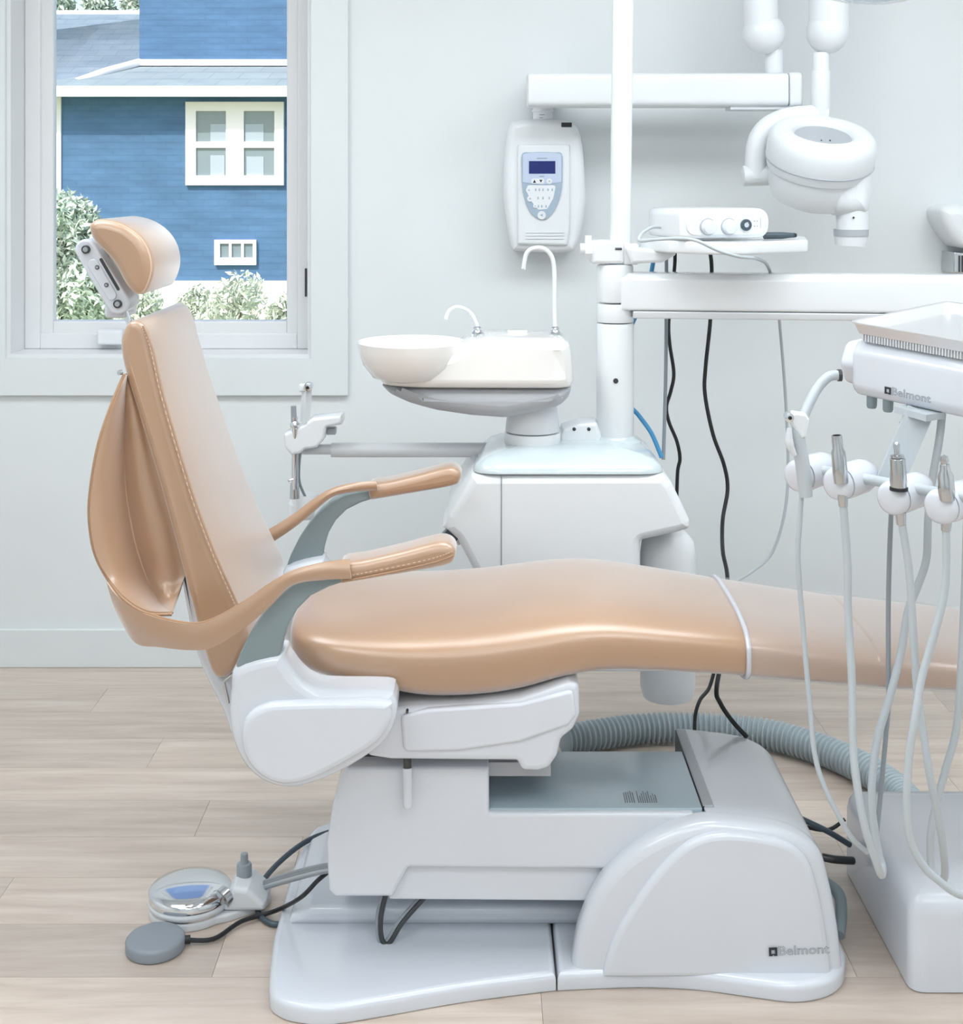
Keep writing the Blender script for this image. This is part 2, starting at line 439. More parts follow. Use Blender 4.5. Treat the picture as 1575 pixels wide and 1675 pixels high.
for i, (lx, ly, le) in enumerate(PANELS):
    bm = BM()
    for (a, b, c, d) in ((-.6, .6, -.45, -.425), (-.6, .6, .425, .45), (-.6, -.575, -.425, .425), (.575, .6, -.425, .425)):
        box(bm, lx+a, lx+b, ly+c, ly+d, CEIL-.03, CEIL)
    nm = ['over the chair headrest', 'over the chair legrest', 'over the right side of the room', 'left of the camera', 'right of the camera', 'behind the camera'][i]
    t = thing('ceiling_light', 'flat white ceiling light panel '+nm, 'ceiling light', (lx, ly, CEIL-.03))
    obj('light_frame', bm, 'whitem', t, smooth=0)
    obj('diffuser', box(BM(), lx-.575, lx+.575, ly-.425, ly+.425, CEIL-.02, CEIL-.008), 'diffuser', t, smooth=0)
bb = prof([(0, 1030), (0, 1090)], YW)
struct('baseboard_back', box(BM(), XL, XR, YW-.016, YW, 0, Z_(1030, YW-.016), .003), 'trim', smooth=30)

# ---- window
win = bpy.data.objects.new('window_1', None); COL.objects.link(win); win.location = ((WX0+WX1)/2, YW, WZ0); win['kind'] = 'structure'
win['label'] = 'white framed window above the baseboard looking out on a blue house'
CW = .114
obj('casing_side', box(BM(), WX0-CW, WX0, YW-.02, YW, WZ0-CW, WZ1+CW), 'trim', win)
obj('casing_side', box(BM(), WX1, WX1+CW, YW-.02, YW, WZ0-CW, WZ1+CW), 'trim', win)
obj('casing_bottom', box(BM(), WX0, WX1, YW-.02, YW, WZ0-CW, WZ0), 'trim', win)
obj('casing_top', box(BM(), WX0, WX1, YW-.02, YW, WZ1, WZ1+CW), 'trim', win)
YS = YW+.15
bm = BM()   # jamb liner
box(bm, WX0-.001, WX0+.012, YW-.005, YW+T, WZ0, WZ1); box(bm, WX1-.012, WX1+.001, YW-.005, YW+T, WZ0, WZ1)
box(bm, WX0+.012, WX1-.012, YW-.005, YW+T, WZ0-.001, WZ0+.012); box(bm, WX0+.012, WX1-.012, YW-.005, YW+T, WZ1-.012, WZ1)
obj('jamb', bm, 'vinyl', win, smooth=0)
def frame4(bm, x0, x1, z0, z1, wd, y0, y1, r=.004):
    box(bm, x0, x0+wd, y0, y1, z0, z1, r); box(bm, x1-wd, x1, y0, y1, z0, z1, r)
    box(bm, x0+wd, x1-wd, y0, y1, z0, z0+wd, r); box(bm, x0+wd, x1-wd, y0, y1, z1-wd, z1, r)
gx0, gx1, gz0 = X_(90, YS), X_(471, YS), Z_(527, YS)
fx0, fx1, fz0, fz1 = WX0+.012, WX1-.012, WZ0+.012, WZ1-.012
bm = BM(); frame4(bm, fx0, fx1, fz0, fz1, .05, YS-.03, YS+.03); obj('window_frame', bm, 'vinyl', win)
bm = BM(); ins_ = gx0-(fx0+.05)
frame4(bm, fx0+.045, gx1+.04, fz0+.045, fz1-.045, .042, YS-.015, YS+.02); obj('sash', bm, 'vinyl', win)
obj('glass_pane', box(BM(), gx0-.02, gx1+.02, YS-.002, YS+.002, gz0-.02, fz1-.05), 'glass', win, smooth=0)
bm = BM(); frame4(bm, gx0-.021, gx1+.012, gz0-.008, fz1-.05, .012, YS+.004, YS+.045, .001); obj('glazing_bead', bm, 'extwhite', win)
k = P(181, 552, YS-.05)
obj('crank_housing', box(BM(), k.x-.04, k.x+.04, YS-.07, YS-.03, k.z-.022, k.z+.025, .008), 'whitem', win)
k = P(500, 470, YS-.04)
obj('latch_slot', box(BM(), k.x-.004, k.x+.003, YS-.034, YS-.028, k.z-.03, k.z+.06, .001), 'darkmetal', win)

# ================================================================== OUTDOORS
D = 18.0
GZ = -.62
tag(struct('ground', box(BM(), -40, 30, YW+.6, 70, GZ-.3, GZ), 'grass', smooth=0), 'pale grass lawn between the window and the blue house', 'lawn')
hs = thing('blue_house', 'blue painted house with white trimmed windows seen through the window', 'house', (X_(300, D), D, GZ))
hx0, hx1 = X_(97, D), 3.0
obj('lower_wall', box(BM(), hx0, hx1, D, D+6, Z_(462, D), Z_(150, D)), 'bluewall', hs, smooth=0)
obj('foundation', box(BM(), hx0-.05, hx1, D-.08, D+6, GZ, Z_(459, D)), 'found', hs, smooth=0)
obj('corner_board', box(BM(), hx0-.05, hx0+.03, D-.03, D+.1, Z_(462, D), Z_(156, D)), 'extwhite', hs, smooth=0)
DU = 19.3
ux0 = X_(228, DU)
obj('upper_wall', box(BM(), ux0, hx1, DU, DU+5, Z_(130, DU), 7.5), 'bluewall', hs, smooth=0)
# skirt roof with a hip at the left
ez = Z_(141, D-.45); rz = Z_(108, DU)
bm = BM()
e0 = Vector((hx0-.35, D-.45, ez)); e1 = Vector((hx1, D-.45, ez)); r0 = Vector((ux0, DU, rz)); r1 = Vector((hx1, DU, rz)); e2 = Vector((hx0-.35, DU+3, ez)); r2 = Vector((ux0, DU+3, rz))
v = [bm.verts.new(p) for p in (e0, e1, r1, r0, e2, r2)]
bm.faces.new((v[0], v[1], v[2], v[3])); bm.faces.new((v[4], v[0], v[3], v[5]))
bmesh.ops.solidify(bm, geom=list(bm.faces), thickness=.06)
rf = obj('skirt_roof', bm, 'shingle2', hs, smooth=0)
obj('hip_cap', tube(BM(), [e0+Vector((0.55, .6, .1)), (e0+r0)/2+Vector((.25, .15, .06)), r0+Vector((0, 0, .05))], .06, smooth=False), 'extwhite', rf)
obj('roof_flashing', box(BM(), ux0, hx1, DU-.08, DU, rz, rz+.09), 'extwhite', rf, smooth=0)
obj('fascia', box(BM(), hx0-.4, hx1, D-.5, D-.4, Z_(158, D-.45), Z_(141, D-.45)), 'extwhite', hs, smooth=0)
obj('soffit', box(BM(), hx0-.4, hx1, D-.42, D, Z_(152, D-.2), Z_(149, D-.2)), 'extwhite', hs, smooth=0)
def hwin(parent, x0, x1, y0, y1, panes, d):
    bm = BM(); ax0, ax1 = X_(x0, d), X_(x1, d); z1, z0 = Z_(y0, d), Z_(y1, d)
    xs = sorted(set([ax0, ax1]+[X_(p[0], d) for p in panes]+[X_(p[1], d) for p in panes])); zs = sorted(set([z0, z1]+[Z_(p[2], d) for p in panes]+[Z_(p[3], d) for p in panes]))
    for i in range(len(xs)-1):
        for j in range(len(zs)-1):
            mx_, mz_ = (xs[i]+xs[i+1])/2, (zs[j]+zs[j+1])/2
            if any(X_(p[0], d) < mx_ < X_(p[1], d) and Z_(p[3], d) < mz_ < Z_(p[2], d) for p in panes): continue
            box(bm, xs[i], xs[i+1], d-.07, d+.01, zs[j], zs[j+1])
    wf = obj('house_window', bm, 'extwhite', parent, smooth=0)
    for p in panes:
        pn = obj('pane', box(BM(), X_(p[0], d), X_(p[1], d), d-.03, d-.005, Z_(p[3], d), Z_(p[2], d)), 'pane', wf, smooth=0)
    return wf
wn = hwin(hs, 305, 465, 167, 303, [(322, 371, 182, 232), (322, 371, 242, 287), (400, 450, 182, 232), (400, 450, 242, 287)], D)
for (a, b, c, d_) in ((345, 370, 203, 232), (345, 368, 254, 287), (402, 432, 203, 232), (404, 432, 256, 287)):
    obj('pane_reflection', box(BM(), X_(a, D), X_(b, D), D-.038, D-.03, Z_(d_, D), Z_(c, D)), 'panerefl', wn, smooth=0)  # pale boxes painted over the panes as reflections
hwin(hs, 352, 420, 392, 433, [(361, 376, 398, 421), (380, 396, 398, 421), (400, 415, 398, 421)], D)
# neighbour roof further back
nb = thing('neighbour_house', 'pale shingle roof of a further house left of the blue house', 'house', (X_(150, 26), 26, GZ))
bm = BM()
q = [P(-700, 150, 24.5), P(300, 150, 24.5), P(300, 22, 29), P(-620, 22, 29)]
v = [bm.verts.new(p) for p in q]; bm.faces.new(v); bmesh.ops.solidify(bm, geom=list(bm.faces), thickness=.1)
obj('roof', bm, 'shingle', nb, smooth=0)
obj('wall', box(BM(), X_(-690, 25), X_(290, 25), 25, 30, GZ, Z_(150, 24.8)), 'bluewall', nb, smooth=0)
obj('ridge_cap', tube(BM(), [P(-620, 22, 29), P(300, 22, 29)], .07, smooth=False), 'extwhite', nb)

def leaves(bm, c, rx, ry, rz, n, size, rnd, flat=.0):
    for i in range(n):
        while True:
            p = Vector((rnd.uniform(-1, 1), rnd.uniform(-1, 1), rnd.uniform(-1, 1)))
            if .25 < p.length < 1: break
        p = Vector((p.x*rx, p.y*ry, p.z*rz))+Vector(c)
        e = Euler((rnd.uniform(-1.2, 1.2), rnd.uniform(-1.2, 1.2), rnd.uniform(0, 6.28))).to_matrix()
        s = size*rnd.uniform(.6, 1.3)
        v = [bm.verts.new(p+e @ Vector(q)) for q in ((-s, 0, 0), (0, -s*.4, .1*s), (s, 0, 0), (0, s*.4, .1*s))]
        bm.faces.new(v)
def plant(name, label, cat, blobs, base, size, m, n, seed, trunk=.06):
    rnd = random.Random(seed); t = thing(name, label, cat, base)
    bm = BM()
    for (c, rx, ry, rz, k) in blobs: leaves(bm, c, rx, ry, rz, int(n*k), size, rnd)
    obj('foliage', bm, m, t, smooth=0)
    bm = BM()
    for (c, rx, ry, rz, k) in blobs:
        b0 = Vector(base); tube(bm, [b0, b0.lerp(Vector(c), .5)+Vector((rnd.uniform(-.1, .1), 0, .05)), Vector(c)], [trunk, trunk*.7, trunk*.3], seg=7)
    obj('branches', bm, 'bark', t)
    return t
T1 = 12.0
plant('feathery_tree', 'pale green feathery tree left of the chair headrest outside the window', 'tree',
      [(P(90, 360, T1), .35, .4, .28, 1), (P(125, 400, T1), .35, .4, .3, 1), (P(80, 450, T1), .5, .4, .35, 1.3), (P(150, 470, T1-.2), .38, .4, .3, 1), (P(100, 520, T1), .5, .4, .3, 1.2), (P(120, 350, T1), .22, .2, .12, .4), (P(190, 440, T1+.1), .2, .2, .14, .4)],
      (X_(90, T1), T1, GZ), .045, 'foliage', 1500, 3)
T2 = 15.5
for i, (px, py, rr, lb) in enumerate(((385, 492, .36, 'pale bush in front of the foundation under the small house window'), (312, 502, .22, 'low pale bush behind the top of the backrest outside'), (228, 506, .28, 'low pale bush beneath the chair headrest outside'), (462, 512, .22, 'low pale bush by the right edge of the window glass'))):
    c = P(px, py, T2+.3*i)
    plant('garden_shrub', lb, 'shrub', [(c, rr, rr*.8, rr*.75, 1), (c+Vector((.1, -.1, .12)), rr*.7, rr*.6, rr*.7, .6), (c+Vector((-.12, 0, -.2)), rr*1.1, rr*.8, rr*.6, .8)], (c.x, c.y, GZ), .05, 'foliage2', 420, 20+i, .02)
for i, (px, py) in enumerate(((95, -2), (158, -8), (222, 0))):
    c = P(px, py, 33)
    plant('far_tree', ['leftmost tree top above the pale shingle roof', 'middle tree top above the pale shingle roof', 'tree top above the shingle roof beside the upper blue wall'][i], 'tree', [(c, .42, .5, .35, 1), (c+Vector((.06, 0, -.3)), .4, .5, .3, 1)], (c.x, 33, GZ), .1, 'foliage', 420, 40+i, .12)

# ================================================================== DENTAL CHAIR
YC = 2.75
chair = thing('dental_chair', 'tan leather reclining dental chair on a glossy white base', 'dental chair', (.1, YC, 0))
# --- base plate: outline on the floor, mirrored about the chair's long axis
near = [FL(*p) for p in ((447, 1560), (440, 1640), (455, 1664), (490, 1675), (545, 1677), (640, 1662), (760, 1641), (909, 1622))]
near2 = [FL(*p) for p in ((912, 1622), (1040, 1617), (1140, 1621), (1230, 1633), (1300, 1641), (1352, 1632), (1378, 1612), (1383, 1585))]
mir = lambda pts: [(x, 2*YC-y) for x, y in reversed(pts)]
plate = near+mir(near); 
bm = rprism(BM(), smooth2(near, 4, False)+mir(smooth2(near, 4, False)), 0.0, .034, .004, 'XY', r1=.012); obj('base_plate', bm, 'chairw', chair)
bm = rprism(BM(), smooth2(near2, 4, False)+mir(smooth2(near2, 4, False)), 0.0, .034, .004, 'XY', r1=.012); obj('front_base_plate', bm, 'chairw', chair)
bm = rprism(BM(), fillet([(-.386, .03), (-.376, .052), (-.34, .07), (.25, .07), (.25, .03)], .02), 2.66, 2.98, .015); obj('base_step', bm, 'chairw', chair)
# --- dome shaped front cover
dome = [(934, 1606), (938, 1570), (950, 1515), (982, 1448), (1028, 1400), (1085, 1366), (1150, 1346), (1220, 1350), (1295, 1363), (1342, 1395), (1360, 1450), (1372, 1512), (1379, 1570), (1382, 1606)]
dp = prof(dome, 2.51)
dsm = smooth2(dp, 4, False)
XS = .425
top = [p for p in dsm if p[0] > XS]
main = [(XS, Z_(1606, 2.51)), (XS, top[0][1])]+top
bm = rprism(BM(), main, 2.515, 2.975, .042, seg=6); cov = obj('base_cover', bm, 'chairw', chair)
bm = rprism(BM(), dsm, 2.510, 2.572, .022, seg=5); obj('cover_fender', bm, 'chairw', cov)
inner = [(985, 1600), (996, 1555), (1020, 1505), (1060, 1445), (1105, 1395), (1150, 1368), (1210, 1364), (1285, 1378), (1322, 1408), (1340, 1462), (1351, 1520), (1358, 1570), (1361, 1600)]
bm = rprism(BM(), smooth2(prof(inner, 2.5), 4, False), 2.497, 2.54, .012, seg=4); obj('cover_front_panel', bm, 'chairw', cov)
bm = BM(); box(bm, XS-.0035, XS+.002, 2.57, 2.93, .2, .3095, .001); obj('cover_slot', bm, 'black', cov)
bm = BM(); box(bm, XS-.002, XS+.02, 2.57, 2.935, .28, .3115, .004); obj('slot_lip', bm, 'undergrey', cov)
# logo on the cover
def logo(parent, mtx, width, sub=True):
    s = width*.138
    bm = BM()
    for (a, b, c, d) in ((0, .28, 0, 1), (.72, 1, 0, 1), (.28, .72, .72, 1), (.28, .42, 0, .24), (.58, .72, 0, .24), (.42, .58, .1, .24)):
        box(bm, a*s, b*s, c*s, d*s, -.0004, .0006)
    obj('logo_mark', xform(bm, mtx), 'ink', parent, smooth=0)
    tb = text_bm('Belmont', width*.84, outline=.014)
    xform(tb, Matrix.Translation((width*.16, s*.05, 0)) @ Matrix.Diagonal((1, .86, 1, 1)))
    obj('logo_lettering', xform(tb, mtx), 'inkgrey', parent, smooth=0)
a = P(1258, 1564, 2.494)
logo(cov, Matrix.Translation(a) @ Matrix.Rotation(math.radians(90), 4, 'X') @ Matrix.Rotation(math.radians(2.5), 4, 'Z'), .112)
# --- lift arm and pedestal
ped = [(566, 1256), (800, 1256), (800, 1330), (1135, 1330), (1135, 1424), (668, 1420), (642, 1468), (548, 1468), (537, 1458), (534, 1380), (543, 1320)]
bm = rprism(BM(), fillet(prof(ped, 2.55), .006), 2.55, 2.83, .008); pd = obj('lift_pedestal', bm, 'chairw', chair)
bm = rprism(BM(), fillet(prof([(640, 1410), (1120, 1410), (1120, 1476), (636, 1472)], 2.565), .004), 2.566, 2.82, .004); obj('lift_skirt', bm, 'chairw', chair)
bm = rprism(BM(), fillet(prof([(576, 1262), (785, 1262), (785, 1460), (548, 1460), (545, 1380), (552, 1320)], 2.55), .02), 2.80, 2.96, .02); obj('pedestal_rear', bm, 'chairw', chair)
box_t = Z_(1330, 2.55)
bm = BM(); box(bm, X_(800, 2.55)+.001, XS-.004, 2.562, 2.82, box_t-.01, box_t+.0035, .003); obj('lift_top_panel', bm, 'panelblue', chair)
# rating label print on the top panel
bm = BM(); rr = random.Random(5); lx = X_(1022, 2.59)
for k in range(15):
    if k in (5,): continue
    w_ = .0018; box(bm, lx+k*.0043, lx+k*.0043+w_, 2.585, 2.585+.05*rr.uniform(.55, 1), box_t+.0035, box_t+.0041)
obj('rating_label', bm, 'inkgrey', pd, smooth=0)
bm = BM(); box(bm, X_(770, 2.6), X_(900, 2.6), 2.58, 2.9, Z_(1262, 2.6), Z_(1240, 2.6)); obj('lift_hinge', bm, 'undergrey', chair)
bm = BM(); box(bm, X_(570, 2.6), X_(780, 2.6), 2.6, 2.9, Z_(1258, 2.6), Z_(1225, 2.6)); obj('frame_hinge', bm, 'darkmetal', chair)
# --- seat frame
sf = [(600, 1150), (648, 1160), (760, 1155), (850, 1143), (930, 1116), (948, 1122), (949, 1172), (938, 1196), (918, 1212), (912, 1240), (898, 1260), (880, 1265), (854, 1264), (846, 1248), (640, 1246), (600, 1240)]
bm = rprism(BM(), fillet(prof(sf, 2.5), .01, rs=[.0, .0, 0, 0, .01, .012, .02, .02, .02, .02, .02, .012, .012, .006, .01, .01]), 2.505, 2.99, .012); sfr = obj('seat_frame', bm, 'chairw', chair)
bm = rprism(BM(), fillet(prof([(700, 1160), (850, 1150), (938, 1128), (942, 1170), (930, 1186), (850, 1214), (750, 1228), (660, 1230), (655, 1170)], 2.5), .012), 2.498, 2.52, .006); obj('frame_panel', bm, 'chairw', sfr)
k = P(666, 1164, 2.5); obj('screw', cyl(BM(), k+Vector((0, .01, 0)), k+Vector((0, -.003, 0)), .0025, seg=10), 'darkmetal', sfr)
# release lever
a, b = P(666, 1244, 2.54), P(667, 1322, 2.53)
lv = obj('release_lever', tube(BM(), [a.lerp(b, .15), a.lerp(b, .5), b.lerp(a, .06), b], [.0095, .0095, .0085, .004], seg=14), 'chairw', chair)
obj('lever_socket', cyl(BM(), a+Vector((0, 0, .02)), a.lerp(b, .16), .0075, seg=14), 'darkmetal', lv)
# --- side covers, armrests, slings (near and far)
cover = [(386, 1090), (455, 1070), (466, 1080), (484, 1105), (505, 1122), (535, 1130), (630, 1132), (645, 1142), (649, 1160), (643, 1190), (628, 1215), (600, 1238), (548, 1268), (500, 1286), (465, 1290), (428, 1278), (398, 1250), (380, 1210), (374, 1170), (377, 1130)]
pan = [(430, 1152), (470, 1146), (625, 1144), (640, 1158), (636, 1184), (618, 1210), (590, 1230), (540, 1258), (498, 1276), (462, 1280), (430, 1268), (405, 1240), (396, 1205), (404, 1170)]
armf = [(386, 1089), (396, 1062), (412, 1030), (432, 1000), (456, 972), (478, 953), (508, 938), (545, 930), (610, 925), (612, 938), (572, 945), (540, 955), (510, 970), (488, 992), (472, 1020), (463, 1050), (458, 1080)]
pad = [(560, 916), (600, 908), (660, 894), (715, 880), (736, 882), (746, 893), (744, 906), (735, 916), (700, 924), (640, 934), (575, 945), (560, 944)]
for sgn, nm in ((1, 'near'), (-1, 'far')):
    def ys(d): return d if sgn > 0 else 2*YC-d
    def rp(pts, d, d0, d1, r, sm=True, n=4):
        q = prof(pts, d); q = smooth2(q, n) if sm else fillet(q, .008)
        a, b = sorted((ys(d0), ys(d1))); return rprism(BM(), q, a, b, r)
    sc = obj('side_cover', rp(cover, 2.41, 2.405, 2.50, .018), 'chairw', chair)
    obj('side_cover_panel', rp(pan, 2.40, 2.388, 2.42, .012), 'chairw', sc)
    obj('armrest_frame', rp(armf, 2.43, 2.412, 2.452, .004, False), 'armgrey', chair)
    pdn = obj('arm_pad', rp(pad, 2.43, 2.392, 2.474, .016), 'leather', chair)
    # welt and stitches of the pad
    path = [(562, 941), (600, 934), (660, 922), (715, 909), (742, 899)]
    obj('pad_welt', tube(BM(), [Vector((X_(a, 2.43), ys(2.392), Z_(b, 2.43))) for a, b in path], .0022, seg=6), 'piping', pdn)
    bm = BM(); pp = smooth2([Vector((X_(a, 2.43), ys(2.3915), Z_(b-7, 2.43))) for a, b in path], 14, False)
    for i in range(0, len(pp)-1, 2): tube(bm, [pp[i], pp[i+1]], .0009, seg=5, smooth=False)
    obj('stitching', bm, 'thread', pdn)
    # sling: leather band that runs from the pad round the back of the backrest
    U = [(178, 950, 2.475), (200, 978, 2.455), (240, 1003, 2.435), (300, 1019, 2.42), (342, 1016, 2.405), (400, 985, 2.395), (440, 957, 2.39), (480, 935, 2.388), (530, 922, 2.39), (572, 917, 2.396)]
    L = [(200, 1012, 2.49), (225, 1049, 2.475), (262, 1055, 2.45), (312, 1060, 2.425), (348, 1056, 2.408), (397, 1026, 2.398), (437, 992, 2.393), (477, 954, 2.39), (530, 945, 2.39), (575, 944, 2.39)]
    if sgn < 0:
        U, L = U[3:], L[3:]; L = [(u[0]+.55*(l[0]-u[0]), u[1]+.55*(l[1]-u[1]), l[2]) for u, l in zip(U, L)]
    fx = lambda p: Vector((X_(p[0], p[2]), ys(p[2])-(0 if sgn > 0 else .082), Z_(p[1], p[2])))
    us = smooth2([fx(p) for p in U], 6, False); ls = smooth2([fx(p) for p in L], 6, False)
    rows = []
    for k in range(7):
        t = k/6; rows.append([a.lerp(b, t)+Vector((0, -.006*math.sin(math.pi*t), 0)) for a, b in zip(us, ls)])
    sl = obj('arm_sling', gridsurf(BM(), rows, .005), 'leather', chair)
    obj('sling_welt', tube(BM(), us, .003, seg=6, smooth=False), 'piping', sl)
    bm = BM()
    for i in range(0, len(us)-1):
        a = us[i].lerp(ls[i], .16)+Vector((0, -.004, 0)); b = us[i+1].lerp(ls[i+1], .16)+Vector((0, -.004, 0))
        for q in range(3): tube(bm, [a.lerp(b, q/3), a.lerp(b, (q+.6)/3)], .0009, seg=5, smooth=False)
    obj('stitching', bm, 'thread', sl)
    if sgn > 0:
        E = [(203, 613, 2.53), (181, 665, 2.505), (160, 730, 2.485), (148, 800, 2.475), (146, 850, 2.47), (155, 905, 2.47), (178, 950, 2.475), (205, 982, 2.45), (240, 1003, 2.435), (281, 1005, 2.445)]
        C = [(206, 612, 2.56), (229, 670, 2.56), (249, 730, 2.56), (268, 790, 2.56), (285, 840, 2.56), (298, 885, 2.56), (304, 930, 2.56), (299, 955, 2.55), (291, 980, 2.52), (281, 1006, 2.447)]
        es2 = smooth2([Vector(p) for p in E], 8, False); cs2 = smooth2([Vector(p) for p in C], 8, False); rows = []
        NT = 22
        for k in range(NT+1):
            t = k/NT; row_ = []
            for i, (a, b) in enumerate(zip(es2, cs2)):
                s = i/(len(es2)-1)
                g = min(1, t/.5); g = g*g*(3-2*g)*.55+g*.45          # the sail falls inwards from its outer edge ...
                dd = a.z+(b.z-a.z)*g
                amp = math.sin(math.pi*min(1, s))**.7
                dd += amp*(.012*math.exp(-((t-.46)/.10)**2)-.016*math.exp(-((t-.72)/.14)**2))   # ... then swells towards the crease
                dd -= .005*math.exp(-((t-.60-(s-.7)*.7)/.05)**2)*math.exp(-((s-.74)/.10)**2)   # crease fold low down
                q_ = a.lerp(b, t); row_.append(P(q_.x, q_.y, dd))
            rows.append(row_)
        es = [P(*p) for p in es2]
        fp = obj('sling_flap', gridsurf(BM(), rows, .005), 'leather', sl)
        obj('flap_welt', tube(BM(), es, .003, seg=8, smooth=False), 'piping', fp)
        k = P(199, 609, 2.53); obj('flap_snap', cyl(BM(), k, k+Vector((-.004, -.006, 0)), .0048, seg=14), 'steel', fp)
# --- seat and leg cushions (lofted superellipse sections)
def section(x, zt, zb, hw, n=3.4, N=44, yc=YC, crown=0.):
    out = []; mz = (zt+zb)/2; h = (zt-zb)/2
    for j in range(N):
        t = 2*math.pi*j/N; c, s = math.cos(t), math.sin(t)
        y = hw*math.copysign(abs(c)**(2/n), c); z = h*math.copysign(abs(s)**(2/n), s)
        out.append(Vector((x, yc+y, mz+z+(crown*(1-(y/hw)**2) if s > 0 else 0))))
    return out
def interp(st, n):
    return smooth2([Vector(s[:3]) for s in st], n, False), smooth2([Vector((s[0], s[3], 0)) for s in st], n, False)
def cushion(st, n=4, **kw):
    A, B = interp(st, n); bm = BM(); return loft(bm, [section(a.x, a.y, a.z, b.y, **kw) for a, b in zip(A, B)])
seat = [(-.374, .628, .606, .09), (-.371, .642, .592, .14), (-.358, .655, .578, .185), (-.325, .661, .566, .222), (-.27, .660, .553, .242), (-.19, .658, .536, .250), (-.10, .660, .520, .252), (0, .667, .522, .252), (.08, .677, .534, .25), (.16, .686, .556, .246), (.24, .687, .566, .24), (.33, .677, .563, .232), (.42, .664, .556, .222), (.497, .652, .549, .212), (.503, .649, .552, .208)]
sc_ = obj('seat_cushion', cushion(seat, crown=.006), 'leather', chair, smooth=60)
leg = [(.507, .648, .551, .206), (.512, .651, .547, .21), (.60, .637, .540, .21), (.75, .614, .529, .208), (.756, .612, .531, .205)]
lc = obj('leg_cushion', cushion(leg, crown=.004), 'leather', chair, smooth=60)
leg2 = [(.758, .612, .531, .205), (.764, .613, .527, .208), (.9, .598, .522, .205), (1.1, .576, .514, .198), (1.24, .556, .508, .18), (1.29, .54, .514, .14), (1.30, .53, .52, .09)]
obj('foot_cushion', cushion(leg2, crown=.004), 'leather', chair, smooth=60)
cov2 = [(.502, .656, .543, .216), (.60, .642, .5365, .2145), (.75, .619, .5255, .2125), (.9, .603, .5175, .2095), (1.1, .580, .5095, .2025), (1.24, .560, .5035, .185), (1.292, .545, .509, .145), (1.305, .533, .517, .09)]
A, B = interp(cov2, 4)
obj('clear_foot_cover', loft(BM(), [section(a.x, a.y, a.z, b.y, crown=.004) for a, b in zip(A, B)], cap=False), 'clear', chair, label='clear vinyl cover over the leg rest', smooth=60)
sec = section(.5045, .6535, .545, .2135, crown=.005, N=60); sec.append(sec[0])
obj('seam_piping', tube(BM(), sec, .005, seg=8, smooth=False, caps=False), 'silver', chair, label='silver edge band between seat and leg rest')
obj('leg_frame', box(BM(), .15, .75, YC-.08, YC+.08, .53, .57, .006), 'chairw', chair)
# --- backrest
side = [(204, 531), (222, 528), (238, 545), (252, 600), (271, 670), (300, 760), (330, 848), (362, 925), (390, 985), (408, 1030), (400, 1070), (380, 1098), (353, 1100), (331, 1040), (299, 920), (262, 790), (222, 668), (199, 600), (193, 558)]
q = smooth2(prof(side, 2.535), 4)
def taper(v):
    t = min(max((v.z-.6)/.62, 0), 1); s = 1.0-.16*t*t
    return Vector((v.x, YC+(v.y-YC)*s, v.z+.018*math.exp(-((v.y-YC)/.09)**2)*(-1)*(max(0, t-.8)/.2)))
bm = rprism(BM(), q, YC-.236, YC+.236, .014, fn=taper, seg=4); br = obj('backrest_cushion', bm, 'leather', chair, smooth=50)
st = [(228, 534), (244, 570), (262, 640), (290, 730), (320, 820), (352, 902), (382, 968), (396, 1000)]
def taper_pt(a, b, y):
    return taper(Vector((X_(a, 2.535), y, Z_(b, 2.535))))
pp = smooth2([taper_pt(a-1, b, YC-.2385) for a, b in st], 16, False); bm = BM()
for i in range(0, len(pp)-1, 2): tube(bm, [pp[i], pp[i+1]], .0011, seg=5, smooth=False)
obj('stitching', bm, 'thread', br)
pp = smooth2([taper_pt(a+3, b, YC-.2365) for a, b in st], 6, False)
obj('seam_ridge', tube(BM(), pp, .0026, seg=6, smooth=False), 'leather', br)
rear = [(285, 880), (305, 925), (335, 1045), (356, 1102), (376, 1130), (382, 1190), (376, 1200), (364, 1165), (318, 1062)]
bm = rprism(BM(), smooth2(prof(rear, 2.56), 4), 2.565, 2.94, .008); obj('backrest_frame', bm, 'chairw', chair)
a, b = P(372, 1100, 2.53), P(372, 1150, 2.53)
obj('hinge_rod', tube(BM(), [P(388, 1095, 2.54), P(366, 1115, 2.54), P(374, 1150, 2.54)], .003, smooth=False), 'steel', chair)
# --- headrest
hd = [(147, 368), (158, 357), (180, 357), (208, 366), (232, 384), (247, 408), (252, 436), (246, 462), (236, 478), (222, 478), (206, 460), (190, 430), (172, 408), (155, 390)]
q = smooth2(prof(hd, 2.62), 5)
def hcurve(v):
    t = (v.y-YC)/.13
    return Vector((v.x-.012*t*t+.006, v.y, v.z-.004*t*t))
bm = rprism(BM(), q, YC-.13, YC+.13, .018, fn=hcurve, seg=5); hr = obj('headrest_cushion', bm, 'leather', chair, smooth=55)
qq = inset(q, .004); pts = [hcurve(Vector((u, YC-.121, v))) for u, v in qq]; pts.append(pts[0])
obj('headrest_welt', tube(BM(), pts, .0024, seg=6, smooth=False, caps=False), 'thread', hr)
d = 2.69
def capsule(p, q, r0, r1, n=10):
    p = Vector(p); q = Vector(q); u = (q-p).normalized(); a0 = math.atan2(u.y, u.x)
    return [(p.x+r0*math.cos(a0+math.pi/2+math.pi*k/n), p.y+r0*math.sin(a0+math.pi/2+math.pi*k/n)) for k in range(n+1)]+[(q.x+r1*math.cos(a0-math.pi/2+math.pi*k/n), q.y+r1*math.sin(a0-math.pi/2+math.pi*k/n)) for k in range(n+1)]
pa, pb = prof([(142, 408), (195, 494)], d)
